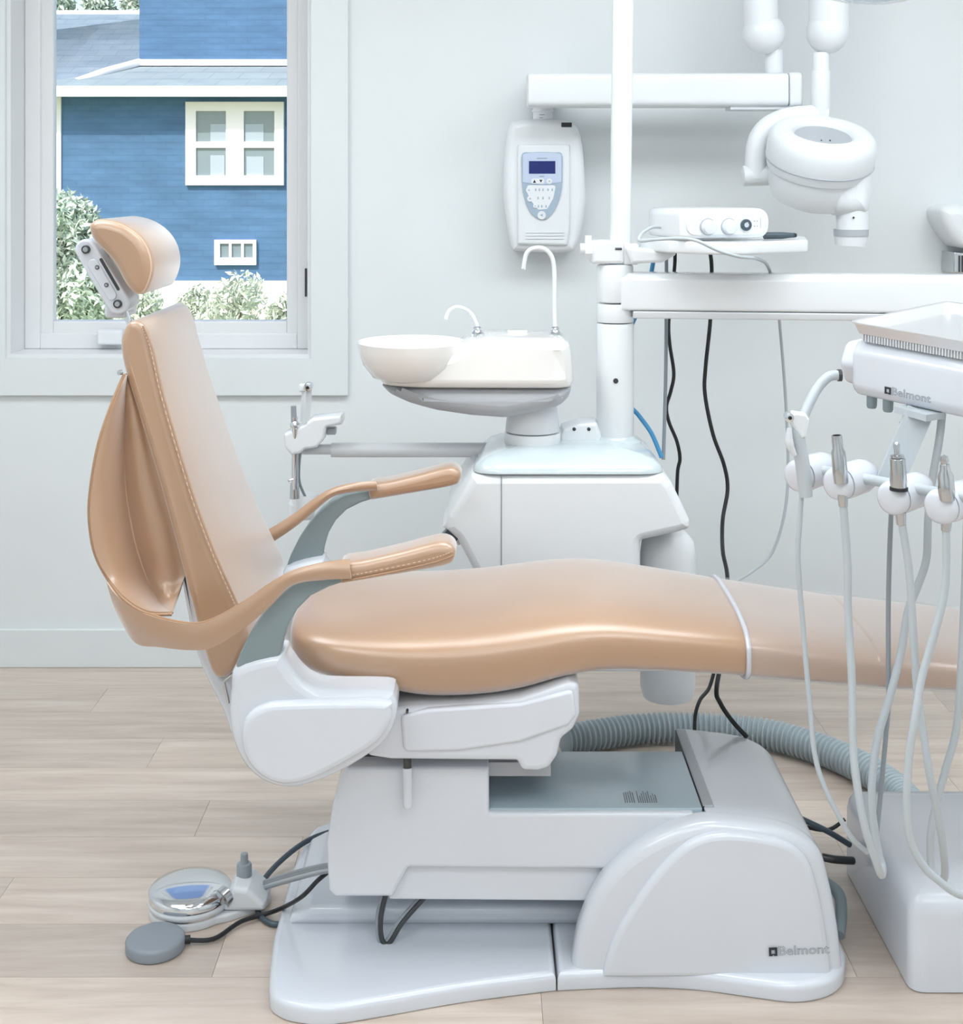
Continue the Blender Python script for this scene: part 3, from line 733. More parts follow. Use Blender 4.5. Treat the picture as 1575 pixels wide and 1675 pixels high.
hb = obj('headrest_bracket', rprism(BM(), capsule(pa, pb, .021, .0235), d-.012, d+.07, .005), 'chairw', chair)
pc, pd_ = prof([(158, 432), (188, 482)], d)
obj('bracket_plate', rprism(BM(), capsule((pc[0]-.003, pc[1]), (pd_[0]-.003, pd_[1]), .011, .010), d-.016, d, .002), 'chairw', hb)
pe, pf = prof([(168, 424), (196, 472)], d)
obj('bracket_slot', rprism(BM(), capsule(pe, pf, .003, .003), d-.0135, d, .001), 'darkmetal', hb)
for (a, b, r) in ((141, 408, .0085), (193, 497, .0085), (160, 437, .0045), (175, 466, .0045)):
    k = P(a, b, d-.012)
    bo = obj('bolt', cyl(BM(), k+Vector((0, .01, 0)), k+Vector((0, -.006, 0)), r, seg=20, bev=.001), 'darkmetal', hb)
    obj('bolt_socket', cyl(BM(), k+Vector((0, -.004, 0)), k+Vector((0, -.0068, 0)), r*.62, seg=12), 'steel', bo)
obj('headrest_arm', tube(BM(), [P(150, 405, 2.75), P(172, 398, 2.75), P(195, 405, 2.75)], .016, seg=12), 'chairw', chair)
k = P(198, 500, 2.74)
obj('post_block', box(BM(), k.x-.024, k.x+.018, 2.70, 2.80, k.z-.022, k.z+.02, .008), 'chairw', chair)
for y in (2.72, 2.775):
    obj('headrest_post', tube(BM(), [P(203, 502, y), P(222, 560, y)], .0062, seg=14, smooth=False), 'chrome', chair)

# ================================================================== FOOT CONTROLS
fc = thing('foot_control', 'round chrome foot pedal on an off-white base with a small knob', 'foot pedal', (*FL(320, 1480), 0))
cx, cy = FL(311, 1458, .04)
bx, by = cx, cy
# base plate: disc with a tail towards the chair
pl = [(cx+.083*math.cos(t), cy+.083*math.sin(t)) for t in [math.radians(a) for a in range(40, 321, 14)]]
tail = [FL(386, 1487), FL(412, 1472), FL(414, 1450), FL(398, 1432)]
obj('pedal_base', rprism(BM(), fillet(pl+[(cx+.085, cy-.045), (cx+.15, cy-.002), (cx+.162, cy+.03), (cx+.15, cy+.07), (cx+.1, cy+.07)], .01), 0, .016, .003, 'XY', r1=.005), 'offw', fc)
pd1 = obj('pedal_disc', lathe(BM(), [(.080, .016), (.080, .03), (.084, .034), (.084, .046), (.081, .050), (.06, .056), (.03, .060), (0, .061)], (cx, cy, 0), seg=48), 'chrome', fc)
obj('pedal_ring', lathe(BM(), [(.082, .020), (.0845, .023), (.0845, .030), (.082, .033)], (cx, cy, 0), seg=48), 'offw', fc)
hx_, hy_ = cx+.113, cy+.012
bm = rprism(BM(), fillet([(cx+.072, .016), (cx+.16, .016), (cx+.16, .032), (cx+.125, .062), (cx+.095, .066), (cx+.078, .04)], .008), cy-.035, cy+.055, .01); hsng = obj('pedal_housing', bm, 'offw', fc)
bm = lathe(BM(), [(.016, .058), (.0155, .085), (.014, .088), (.009, .089), (.008, .094), (.0075, .108), (.006, .109)], (cx+.108, cy+.02, 0), seg=18); obj('pedal_knob', bm, 'tubedk', fc)
obj('housing_disc', cyl(BM(), (cx+.082, cy-.02, .045), (cx+.072, cy-.03, .04), .02, seg=24), 'steel', hsng)
# twin tubing running to the chair
e = P(534, 1426, 2.62)
for i in range(4):
    o_ = Vector((0, 0, .0045*i))
    obj('pedal_tubing', tube(BM(), [Vector((cx+.15, cy+.02, .036))+o_, P(470, 1442, 2.70)+o_*1.1, e+o_, e+Vector((.06, .0, .0))+o_], .0035, seg=8), ['tubedk', 'tube', 'tubedk', 'tubedk'][i], fc)
fs = thing('foot_switch', 'small round grey foot switch on the floor in front of the chrome pedal', 'foot switch', (*FL(255, 1535), 0))
sx_, sy_ = FL(254, 1531, .025)
obj('switch_body', lathe(BM(), [(.054, 0), (.057, .003), (.0575, .019), (.054, .0235), (.049, .025), (0, .0255)], (sx_, sy_, 0), seg=48), 'switch', fs)
obj('switch_lead', tube(BM(), [Vector((sx_+.055, sy_+.01, .012)), Vector((sx_+.11, sy_+.02, .008)), Vector((*FL(395, 1507, .01), .01)), Vector((*FL(450, 1490, .02), .02)), P(492, 1468, 2.64), P(520, 1440, 2.65), P(545, 1420, 2.66)], .0045, seg=8), 'black', fs)
obj('lead_collar', cyl(BM(), (sx_+.054, sy_+.01, .012), (sx_+.066, sy_+.012, .012), .008, seg=14), 'black', fs)
# cable that loops round behind the pedal
t = tag(obj('floor_cable', tube(BM(), [Vector((*FL(570, 1352, .06), .06)), Vector((*FL(505, 1374, .045), .045)), Vector((*FL(452, 1415, .02), .02)), Vector((*FL(421, 1458, .008), .008)), Vector((*FL(424, 1495, .007), .007)), Vector((*FL(450, 1512, .007), .007)), Vector((*FL(490, 1502, .007), .007))], .0058, seg=8), 'dark'),
        'thick dark cable looping over the floor behind the chrome pedal', 'cable')
# loop of cable under the lift arm
t = thing('hanging_cable_loop', 'grey cable loop hanging under the lift arm onto the base', 'cable', (X_(650, 2.6), 2.6, .034))
for i in range(2):
    o_ = Vector((.006*i, -.004*i, 0))
    obj('cable_strand', tube(BM(), [P(628, 1455, 2.62)+o_, P(618, 1500, 2.61)+o_, P(620, 1535, 2.6)+o_, P(632, 1540, 2.6)+o_, P(655, 1505, 2.6)+o_, P(700, 1455, 2.62)+o_], .0048, seg=8), ['tubedk', 'darkmetal'][i], t)

# ================================================================== CUSPIDOR UNIT
cu = thing('cuspidor_unit', 'white cuspidor unit with porcelain spittoon bowl and post behind the chair', 'cuspidor', (.12, 3.35, 0))
F0, B0 = 3.15, 3.52
body = [(772, 778), (1086, 777), (1100, 792), (1116, 825), (1129, 853), (1130, 866), (1112, 872), (1048, 886), (1047, 975), (800, 975), (772, 930), (748, 884), (728, 866), (733, 845), (752, 812)]
ub = obj('unit_body', rprism(BM(), fillet(prof(body, F0), .012), F0, B0, .02), 'whitem', cu)
bm = BM(); box(bm, X_(819.4, F0), X_(820.6, F0), F0-.0015, F0+.004, Z_(972, F0), Z_(780, F0)); obj('door_seam', bm, 'inkgrey', ub, smooth=0)
def bar(bm, p0, p1, w, t, up=(0, 0, 1)):
    p0 = Vector(p0); p1 = Vector(p1); d_ = (p1-p0).normalized(); s = d_.cross(Vector(up)).normalized(); n = s.cross(d_).normalized()
    V = [[bm.verts.new(p+s*a*w/2+n*b*t/2) for a, b in ((-1, -1), (1, -1), (1, 1), (-1, 1))] for p in (p0, p1)]
    for j in range(4): k = (j+1) % 4; bm.faces.new((V[0][j], V[0][k], V[1][k], V[1][j]))
    bm.faces.new(V[0][::-1]); bm.faces.new(V[1]); return bm
bm = rprism(BM(), fillet(prof([(768, 800), (730, 862), (724, 858), (762, 796)], F0+.06), .003), F0+.04, F0+.2, .004); obj('body_flap', bm, 'whitem', ub)
# cap
bm = BM(); cz = Z_(776, F0)
capo = fillet([(X_(770, F0), F0), (X_(1090, F0), F0), (X_(1085, F0), B0), (X_(790, F0), B0)], .06)
rings = []
for (ins, z) in ((0, cz), (0, cz+.004), (.007, cz+.016), (.022, cz+.028), (.05, cz+.038), (.085, cz+.044), (.12, cz+.046)):
    rings.append([Vector((x, y, z)) for x, y in inset(capo, ins)])
loft(bm, rings); obj('unit_cap', bm, 'capgrey', cu, label='pale grey domed cap of the unit')
zc = cz+.042
# neck and bowl
nc = Vector((X_(871, 3.32), 3.32, 0)); rn = 45.5*3.32/FPX
obj('neck_base', cyl(BM(), nc+Vector((0, 0, zc-.02)), nc+Vector((0, 0, Z_(730, 3.32))), rn, seg=40), 'capgrey', cu)
obj('neck_collar', cyl(BM(), nc+Vector((0, 0, Z_(729, 3.32))), nc+Vector((0, 0, Z_(706, 3.32))), rn*1.005, seg=40, bev=.002), 'white', cu)
obj('neck', cyl(BM(), nc+Vector((0, 0, Z_(704, 3.32))), nc+Vector((0, 0, Z_(655, 3.32))), rn*.985, rn*.86, seg=40, bev=.002), 'offw', cu)
def rnd_end(xl, R, xr, R2, ym):
    def f(v):
        k = 1.0
        if v.x < xl+R: k = math.sqrt(max(.02, 1-((xl+R-v.x)/R)**2))
        if v.x > xr-R2: k = math.sqrt(max(.3, 1-.7*((v.x-xr+R2)/R2)**2))
        return Vector((v.x, ym+(v.y-ym)*k, v.z))
    return f
fe = rnd_end(X_(610, 3.2), .14, X_(941, 3.2), .05, 3.32)
def dense(p, n=4):
    o_ = []
    for i in range(len(p)):
        a, b = Vector(p[i]), Vector(p[(i+1) % len(p)]); m_ = max(1, int((b-a).length/.012))
        for k in range(m_): o_.append(tuple(a.lerp(b, k/m_)))
    return o_
under = [(618, 636), (937, 637), (934, 652), (918, 666), (880, 676), (826, 686), (770, 682), (715, 674), (668, 662), (636, 650)]
obj('basin_underside', rprism(BM(), dense(fillet(prof(under, 3.2), .03, 6, rs=[.004, .004]+[.06]*8)), 3.2, 3.44, .03, seg=5, fn=fe), 'undergrey', cu)
hou = [(612, 622), (640, 600), (735, 580), (770, 560), (800, 556), (922, 557), (933, 566), (938, 590), (941, 628), (934, 636), (625, 635)]
obj('basin_housing', rprism(BM(), dense(fillet(prof(hou, 3.2), .012)), 3.188, 3.455, .022, seg=5, fn=fe), 'porcelain', cu)
bc = Vector((X_(673, 3.27), 3.27, 0)); zr = Z_(558, 3.27)
prf = [(.05, -.098), (.095, -.085), (.118, -.055), (.128, -.02), (.131, -.002), (.129, .001), (.125, -.002), (.118, -.025), (.10, -.055), (.06, -.072), (.02, -.076), (0, -.076)]
bw = obj('spittoon_bowl', lathe(BM(), prf, bc+Vector((0, 0, zr)), seg=56), 'porcelain', cu)
sp = obj('rinse_spout', tube(BM(), [P(781, 556, 3.32), P(781, 535, 3.32), P(770, 512, 3.32), P(750, 502, 3.32), P(735, 508, 3.32), P(729, 522, 3.32)], .0048, seg=10), 'white', cu)
for (a, b, par) in ((781, 553, sp), (908, 551, None)):
    k = P(a, b, 3.32); k.z = Z_(556, 3.2)+.006
    bm = lathe(BM(), [(.017, -.012), (.017, -.004), (.011, 0), (.009, .006), (.011, .009), (.008, .013), (.006, .014)], k, seg=18)
    obj('spout_base', bm, 'chrome', cu)
obj('cup_filler', tube(BM(), [P(908, 553, 3.32), P(907, 500, 3.32), P(906, 435, 3.32), P(897, 412, 3.32), P(880, 405, 3.32), P(862, 413, 3.32), P(856, 440, 3.32)], .0056, seg=10), 'white', cu)
k = P(846, 556, 3.36); k.z = Z_(556, 3.2)+.006; obj('cup_rest', cyl(BM(), k+Vector((0, 0, -.012)), k, .026, seg=28, bev=.002), 'porcelain', cu)
# post
DP = 3.36; pcx = X_(1006, DP); rp_ = 30.5*DP/FPX
pz = lambda y: Z_(y, DP)
po = obj('post', cyl(BM(), (pcx, DP, zc-.02), (pcx, DP, pz(528)), rp_, seg=40, bev=.001), 'white', cu)
obj('post_foot', lathe(BM(), [(rp_+.02, zc-.012), (rp_+.018, zc-.002), (rp_+.004, zc+.006), (rp_+.001, zc+.012)], (pcx, DP, 0), seg=40), 'capgrey', cu)
obj('post_sleeve', cyl(BM(), (pcx, DP, pz(526)), (pcx, DP, pz(496)), rp_*.99, seg=40, bev=.001), 'white', cu)
k = P(1007, 623, DP-rp_); obj('post_screw', cyl(BM(), k+Vector((0, .006, 0)), k+Vector((0, -.002, 0)), .0065, seg=14), 'darkmetal', cu)
k = P(958, 700, 3.36)
bk = obj('swivel_bracket', rprism(BM(), fillet(prof([(915, 712), (920, 698), (945, 690), (975, 688), (985, 716), (985, 724), (915, 724)], 3.36), .006), 3.33, 3.42, .008), 'whitem', cu)
for (a, b) in ((963, 702), (939, 702)):
    k = P(a, b, 3.33); obj('bracket_screw', cyl(BM(), k+Vector((0, .006, 0)), k+Vector((0, -.001, 0)), .0045, seg=12), 'darkmetal', bk)
# water bottle and support column
wb = Vector((X_(1092, 3.3), 3.3, 0)); rb = 45*3.3/FPX
obj('water_bottle', lathe(BM(), [(.03, Z_(1142, 3.3)), (rb*.9, Z_(1138, 3.3)), (rb, Z_(1120, 3.3)), (rb, Z_(905, 3.3)), (rb*.94, Z_(885, 3.3)), (rb*.7, Z_(872, 3.3)), (rb*.5, Z_(866, 3.3))], wb, seg=36), 'whitem', cu)
obj('support_column', box(BM(), X_(800, 3.4), X_(900, 3.4), 3.24, 3.46, 0.02, Z_(960, 3.3), .015), 'whitem', cu)
obj('column_foot', box(BM(), X_(780, 3.4), X_(915, 3.4), 3.2, 3.5, 0, .03, .008), 'whitem', cu)
k = P(733, 875, 3.18); 
bm = BM(); bar(bm, P(728, 868, 3.2), P(745, 884, 3.2), .03, .022); obj('drain_valve', bm, 'dark', cu, smooth=0)
obj('valve_lever', tube(BM(), [P(745, 882, 3.19), P(752, 890, 3.19)], .005, smooth=False), 'chrome', cu)
# assistant arm
DA = 3.40
ar = obj('assistant_arm', tube(BM(), [P(542, 736, DA), P(560, 736, DA), P(800, 736, DA), P(835, 736, DA)], [.018, .0185, .0185, .0185], seg=20, smooth=False), 'offw', cu)
obj('arm_tip', cyl(BM(), P(546, 735, DA), P(490, 735, DA), .013, seg=18, bev=.001), 'offw', ar)
bm = rprism(BM(), fillet(prof([(466, 708), (500, 692), (512, 682), (560, 677), (561, 692), (535, 697), (532, 716), (520, 730), (500, 733), (492, 740), (478, 742), (468, 730)], DA-.04), .004), DA-.06, DA+.01, .007); hol = obj('instrument_holder', bm, 'white', cu)
obj('holder_hook', box(BM(), X_(536, DA), X_(551, DA), DA-.03, DA+.0, Z_(708, DA), Z_(697, DA), .003), 'undergrey', hol)
bm = lathe(BM(), [(.02, 0), (.032, .012), (.036, .05), (.030, .062)], P(500, 848, DA+.02), seg=24); obj('strainer_cup', bm, 'whitem', cu)
bm = BM(); box(bm, X_(470, DA), X_(530, DA), DA, DA+.06, Z_(850, DA), Z_(822, DA), .01); obj('strainer_tray', bm, 'whitem', cu)

# instruments parked in the assistant holder
sy = thing('assistant_syringe', 'white three-way syringe upright in the holder behind the tan backrest', 'syringe', P(500, 742, DA-.05))
bm = BM(); a, b = P(499, 690, DA-.05), P(502, 636, DA-.05); tube(bm, [a, b], .0125, seg=4, smooth=False); obj('syringe_body', bm, 'offw', sy, smooth=20)
k = P(503, 634, DA-.07); obj('syringe_button', cyl(BM(), k+Vector((0, .03, 0)), k, .011, seg=18, bev=.002), 'chrome', sy)
obj('button_dot', cyl(BM(), k+Vector((0, 0, 0)), k+Vector((0, -.0015, 0)), .004, seg=10), 'black', sy)
bm = BM(); box(bm, X_(490, DA-.05), X_(500, DA-.05), DA-.06, DA-.04, Z_(640, DA-.05), Z_(628, DA-.05), .003); obj('syringe_head', bm, 'whitem', sy)
obj('syringe_tube', tube(BM(), [P(491, 740, DA-.04), P(489, 765, DA-.03), P(490, 790, DA-.02), P(500, 814, DA)], .0035, seg=8), 'tubedk', sy)
su = thing('suction_handpiece', 'chrome suction tube with grey tip left of the assistant syringe', 'suction tip', P(484, 815, DA-.05))
obj('suction_pipe', tube(BM(), [P(483, 700, DA-.055), P(482, 812, DA-.03)], .0088, seg=16, smooth=False), 'chrome', su)
obj('suction_tip', cyl(BM(), P(481, 692, DA-.055), P(480, 664, DA-.055), .0075, .0068, seg=16), 'tubedk', su)
obj('suction_valve', lathe(BM(), [(.007, 0), (.012, .006), (.012, .014), (.007, .02), (.009, .03)], P(482, 702, DA-.055), seg=16), 'chrome', su)
obj('suction_coupling', cyl(BM(), P(482, 815, DA-.03), P(482, 790, DA-.03), .0125, .011, seg=16), 'steel', su)
obj('thumb_key', tube(BM(), [P(482, 783, DA-.04), P(474, 785, DA-.045), P(471, 787, DA-.045)], .0028, seg=8), 'chrome', su)

# ================================================================== DELIVERY ARM AND HEAD
de = thing('delivery_unit', 'white swing arm and dentist instrument head over the chair leg rest', 'delivery unit', (pcx, DP, pz(520)))
obj('arm_hub', cyl(BM(), (pcx, DP, pz(494)), (pcx, DP, pz(432)), rp_*.97, seg=40, bev=.006), 'white', de)
sh = lambda v: Vector((v.x, v.y-(v.x-pcx)*.115, v.z))
xe = 1.28
bm = BM(); rprism(bm, fillet([(DP-.045, pz(505)), (DP+.045, pz(505)), (DP+.045, pz(452)), (DP+.03, pz(445)), (DP-.03, pz(445)), (DP-.045, pz(455))], .008), pcx+.01, xe, .004, 'YZ', fn=sh); arm1 = obj('swing_arm', bm, 'white', de)
bm = BM(); rprism(bm, fillet([(DP-.040, pz(518)), (DP+.040, pz(518)), (DP+.044, pz(506)), (DP-.044, pz(506))], .004), pcx+.04, xe, .003, 'YZ', fn=sh); obj('arm_underside', bm, 'offw', arm1)
ye = DP-(xe-pcx)*.115
obj('elbow', cyl(BM(), (xe, ye, pz(540)), (xe, ye, pz(435)), .062, seg=36, bev=.01), 'white', de)
# head local frame: u along its front, v backwards, w up
O = P(1388, 646, 2.55)
RZ = Matrix.Rotation(math.radians(-50), 4, 'Z'); RX = Matrix.Rotation(math.radians(5.2), 4, 'X')
HM = Matrix.Translation(O) @ RX @ RZ
def hp(u, v, w): return HM @ Vector((u, v, w))
bm = BM(); rprism(bm, fillet([(.012, 0), (.25, 0), (.25, .105), (.018, .106), (0, .085), (0, .02)], .02), 0, .46, .016, 'YZ'); hd_ = obj('instrument_head', xform(bm, HM), 'chairw', de)
bm = BM(); rprism(bm, fillet([(.03, .012), (.2, .012), (.2, .095), (.03, .095), (.012, .055)], .022), -.034, .01, .012, 'YZ'); obj('head_end_cap', xform(bm, HM), 'chairw', hd_)
obj('head_carrier', tube(BM(), [Vector((xe, ye, pz(560))), Vector((xe-.1, ye-.22, 1.16)), hp(.25, .22, .05)], .04, seg=16), 'white', de)
bm = BM(); rib = BM()
for (u, v) in ((.035, .012), (.07, .012), (.265, .02)):
    q = BM(); lathe(q, [(.008, -.022), (.0095, -.018), (.01, .002)], (u, v+.012, 0), seg=14); obj('rubber_foot', xform(q, HM), 'armgrey', hd_)
logo(hd_, HM @ Matrix.Translation((.078, -.0006, .018)) @ Matrix.Rotation(math.radians(90), 4, 'X'), .095)
# perforated mat and tray
bm = BM(); box(bm, .02, .40, .012, .27, .106, .112, .002); tm = obj('tray_mat', xform(bm, HM), 'undergrey', de)
bm = BM()
for i in range(64): box(bm, .022+i*.0059, .022+i*.0059+.0034, .006, .016, .1065, .1195)
obj('mat_ribs', xform(bm, HM), 'offw', tm, smooth=0)
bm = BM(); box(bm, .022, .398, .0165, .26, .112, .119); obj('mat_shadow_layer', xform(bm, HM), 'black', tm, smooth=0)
bm = BM(); o_ = rect(.0, .42, -.008, .33, .02, 6); rings = []
for (ins, z) in ((.014, .120), (.004, .139), (0, .1405), (0, .1425), (.003, .143), (.008, .1405), (.02, .124), (.024, .123)):
    rings.append([Vector((x, y, z)) for x, y in inset(o_, ins)])
loft(bm, rings); tr = obj('instrument_tray', xform(bm, HM), 'traysteel'); tag(tr, 'shallow stainless steel tray on top of the dentist instrument head', 'tray')
# pull handle on the left
obj('head_handle', tube(BM(), [P(1374, 614, 2.55), P(1356, 616, 2.545), P(1338, 634, 2.54), P(1326, 655, 2.53), P(1314, 682, 2.52)], .0095, seg=14), 'tube', de)
obj('handle_ring', cyl(BM(), P(1370, 614, 2.55), P(1376, 614, 2.55), .0115, seg=20), 'darkmetal', de)
# bracket down to the holder bar
bm = BM(); bar(bm, P(1505, 672, 2.44), P(1452, 795, 2.42), .046, .018, up=(.2, 1, 0)); obj('holder_bracket', bm, 'tube', de, smooth=0)
bm = BM(); bar(bm, P(1478, 668, 2.47), P(1530, 682, 2.41), .05, .012); obj('bracket_plate', bm, 'tube', de, smooth=0)
b0, b1 = P(1330, 767, 2.50), P(1640, 826, 2.21)
obj('holder_bar', tube(BM(), [b0, b1], .0095, seg=16, smooth=False), 'tube', de)
vd = Vector((.80, .58, .10)).normalized()
hold = [(1314, 776, 2.49, 13, 58), (1378, 789, 2.42, 12, 58), (1468, 812, 2.34, 14, 62), (1546, 826, 2.28, 14, 64)]
for (a, b, d, f, w_) in hold:
    c = P(a, b, d)
    bm = lathe(BM(), [(.02, -.026), (.0265, -.022), (.030, -.014), (.030, -.006)], c, vd, seg=30); h_ = obj('holder', bm, 'chairw', de)
    obj('holder_barrel', lathe(BM(), [(.030, -.003), (.0315, .01), (.031, .05), (.027, .068), (.018, .078), (0, .081)], c, vd, seg=30), 'chairw', h_)
    obj('holder_slot', lathe(BM(), [(.0275, -.007), (.0275, -.002)], c, vd, seg=24), 'black', h_)
# --- instruments with their tubing
def T3(pts): return [P(*p) for p in pts]
grp = 'instruments parked on the dentist holder bar'
i1 = thing('dentist_syringe', 'grey three-way syringe in the leftmost holder below the instrument head', 'syringe', P(1314, 790, 2.46), grp)
obj('syringe_body', tube(BM(), T3([(1318, 812, 2.455), (1314, 770, 2.455), (1306, 722, 2.455), (1300, 700, 2.455)]), [.0125, .0135, .0135, .011], seg=16), 'tube', i1)
bm = rprism(BM(), fillet(prof([(1288, 684), (1296, 672), (1316, 675), (1322, 684), (1316, 714), (1308, 716), (1298, 702)], 2.455), .004), 2.442, 2.468, .005); obj('syringe_head', bm, 'white', i1)
k = P(1293, 683, 2.438); obj('syringe_button', cyl(BM(), k+Vector((0, .02, 0)), k+Vector((-.003, -.004, 0)), .0085, seg=18, bev=.001), 'chrome', i1)
obj('button_dot', cyl(BM(), k+Vector((-.002, -.004, 0)), k+Vector((-.002, -.0055, 0)), .0035, seg=10), 'black', i1)
obj('syringe_lever', tube(BM(), T3([(1300, 745, 2.44), (1291, 725, 2.44), (1291, 700, 2.44)]), [.004, .008, .004], seg=10), 'offw', i1)
obj('hose', tube(BM(), T3([(1311, 806, 2.46), (1308, 850, 2.46), (1305, 914, 2.46), (1313, 1021, 2.46), (1324, 1150, 2.45), (1333, 1236, 2.44), (1350, 1291, 2.43), (1380, 1350, 2.42), (1398, 1376, 2.42), (1418, 1394, 2.44)]), .0048, seg=10), 'tube', i1)
i2 = thing('open_handpiece_coupling', 'steel handpiece coupling with an open end in the second holder', 'handpiece', P(1377, 800, 2.4), grp)
obj('coupling_body', lathe(BM(), [(.0125, 0), (.0135, .02), (.0125, .055), (.0095, .062), (.0095, .085), (.0075, .0852), (.0075, .07), (0, .07)], P(1376, 790, 2.39), (P(1371, 740, 2.39)-P(1376, 790, 2.39)), seg=20), 'steel', i2)
obj('coupling_sleeve', cyl(BM(), P(1379, 828, 2.40), P(1378, 808, 2.40), .008, .0095, seg=18), 'steel', i2)
obj('hose', tube(BM(), T3([(1379, 822, 2.40), (1381, 850, 2.40), (1386, 923, 2.40), (1387, 1000, 2.40), (1393, 1107, 2.39), (1395, 1214, 2.38), (1401, 1279, 2.37), (1414, 1350, 2.36), (1430, 1400, 2.36), (1441, 1430, 2.37), (1443, 1418, 2.40), (1436, 1390, 2.41), (1426, 1321, 2.42), (1428, 1257, 2.43), (1437, 1201, 2.44), (1457, 1133, 2.45), (1474, 1064, 2.46), (1485, 1000, 2.46), (1500, 961, 2.46), (1515, 914, 2.46), (1518, 850, 2.46), (1524, 790, 2.46), (1536, 720, 2.45), (1541, 676, 2.45)]), .0072, seg=12, res=8), 'tube', i2)
i3 = thing('capped_handpiece_coupling', 'steel handpiece connector with a slim nipple in the third holder', 'handpiece', P(1470, 830, 2.32), grp)
obj('coupling_body', lathe(BM(), [(.0135, 0), (.0145, .012), (.0135, .05), (.010, .052), (.012, .053), (.012, .056), (.005, .057), (.0055, .075), (.003, .079), (0, .08)], P(1470, 798, 2.31), (P(1467, 740, 2.31)-P(1470, 798, 2.31)), seg=22), 'steel', i3)
obj('coupling_ring', cyl(BM(), P(1470, 802, 2.31), P(1470, 797, 2.31), .0155, seg=22), 'black', i3)
obj('coupling_sleeve', cyl(BM(), P(1474, 858, 2.33), P(1473, 838, 2.33), .008, .0095, seg=18), 'steel', i3)
obj('hose', tube(BM(), T3([(1474, 850, 2.33), (1487, 936, 2.33), (1494, 1043, 2.33), (1500, 1129, 2.33), (1509, 1193, 2.33), (1521, 1270, 2.33), (1534, 1334, 2.34), (1543, 1390, 2.36), (1545, 1432, 2.40), (1536, 1440, 2.44), (1524, 1420, 2.46), (1522, 1370, 2.46), (1530, 1321, 2.46), (1547, 1257, 2.45), (1564, 1193, 2.44), (1571, 1107, 2.43), (1576, 1013, 2.43), (1580, 900, 2.43), (1585, 680, 2.43)]), .0068, seg=12, res=8), 'tube', i3)
i4 = thing('short_handpiece_coupling', 'steel handpiece connector with a rounded nipple in the rightmost holder', 'handpiece', P(1548, 845, 2.26), grp)
obj('coupling_body', lathe(BM(), [(.012, 0), (.014, .014), (.0135, .04), (.009, .05), (.008, .06), (.006, .061), (.0075, .066), (.0065, .073), (0, .076)], P(1549, 818, 2.25), (P(1545, 760, 2.25)-P(1549, 818, 2.25)), seg=22), 'steel', i4)
obj('coupling_sleeve', cyl(BM(), P(1547, 868, 2.27), P(1548, 848, 2.27), .008, .0095, seg=18), 'steel', i4)
obj('hose', tube(BM(), T3([(1547, 862, 2.27), (1546, 957, 2.27), (1530, 1030, 2.27), (1508, 1107, 2.27), (1496, 1176, 2.26), (1487, 1236, 2.26), (1483, 1310, 2.26), (1488, 1370, 2.26), (1508, 1413, 2.26), (1535, 1440, 2.26), (1573, 1464, 2.26), (1630, 1460, 2.28), (1660, 1380, 2.3), (1640, 1100, 2.35), (1610, 680, 2.38)]), .0066, seg=12, res=8), 'tube', i4)
t = thing('spare_hose', 'thin grey hose hanging straight behind the third handpiece', 'hose', P(1438, 1400, 2.44))
obj('hose_line', tube(BM(), T3([(1475, 690, 2.47), (1463, 780, 2.47), (1457, 850, 2.47), (1453, 979, 2.47), (1453, 1090, 2.47), (1453, 1150, 2.46), (1446, 1236, 2.45), (1438, 1321, 2.44), (1433, 1370, 2.42)]), .0045, seg=10), 'tubedk', t)
# junction box on the floor
jb = thing('junction_box', 'white rounded utility box on the floor under the hanging hoses', 'junction box', (1.06, 2.72, 0))
bm = BM(); jo = rect(.795, 1.33, 2.49, 2.95, .03, 6); rings = []
for (ins, z) in ((0, 0.002), (0, .02), (.0, .14), (.004, .158), (.012, .170), (.024, .177), (.05, .180)):
    rings.append([Vector((x, y, z)) for x, y in inset(jo, ins)])
loft(bm, rings); obj('box_cover', bm, 'chairw', jb)
obj('box_plinth', rprism(BM(), rect(.802, 1.32, 2.497, 2.94, .025), 0, .004, 0, 'XY'), 'dark', jb)

# ================================================================== LIGHT POLE, EQUIPMENT TRAY
li = thing('operating_light', 'white light pole rising from the post with an overhead lamp head', 'dental light', (pcx+.005, DP, pz(432)))
plx = pcx+.012
obj('pole', cyl(BM(), (plx, DP, pz(432)), (plx+.012, DP, 2.32), .0265, seg=32), 'white', li)
obj('light_arm', tube(BM(), [Vector((plx+.012, DP, 2.28)), Vector((.5, 3.2, 2.32)), Vector((.75, 3.0, 2.28)), Vector((X_(1430, 2.85), 2.85, 2.02))], .02, seg=14), 'white', li)
lc_ = P(1430, 8, 2.85)
lh = obj('lamp_head', ellipsoid(BM(), lc_+Vector((0, 0, .062)), .155, .12, .06), 'whitem', li)
obj('lamp_lens', ellipsoid(BM(), lc_+Vector((-.012, -.02, .036)), .10, .085, .036), 'lamp', lh)
et = thing('equipment_tray', 'white equipment shelf clamped to the light pole', 'shelf', (pcx+.3, 3.3, Z_(412, 3.3)))
zt = Z_(391, 3.33)
tro = fillet([(X_(1045, 3.38), 3.38), (X_(1090, 3.24), 3.24), (X_(1160, 3.16), 3.16), (X_(1215, 3.14), 3.14), (X_(1322, 3.28), 3.28), (X_(1318, 3.52), 3.52), (X_(1060, 3.52), 3.52)], .035)
ett = obj('tray_top', rprism(BM(), tro, zt-.03, zt, .006, 'XY'), 'white', et)
bm = BM(); rprism(bm, fillet(prof([(1020, 402), (1110, 412), (1080, 428), (1030, 430)], 3.34), .008), 3.30, 3.42, .008); obj('tray_bracket', bm, 'whitem', et)
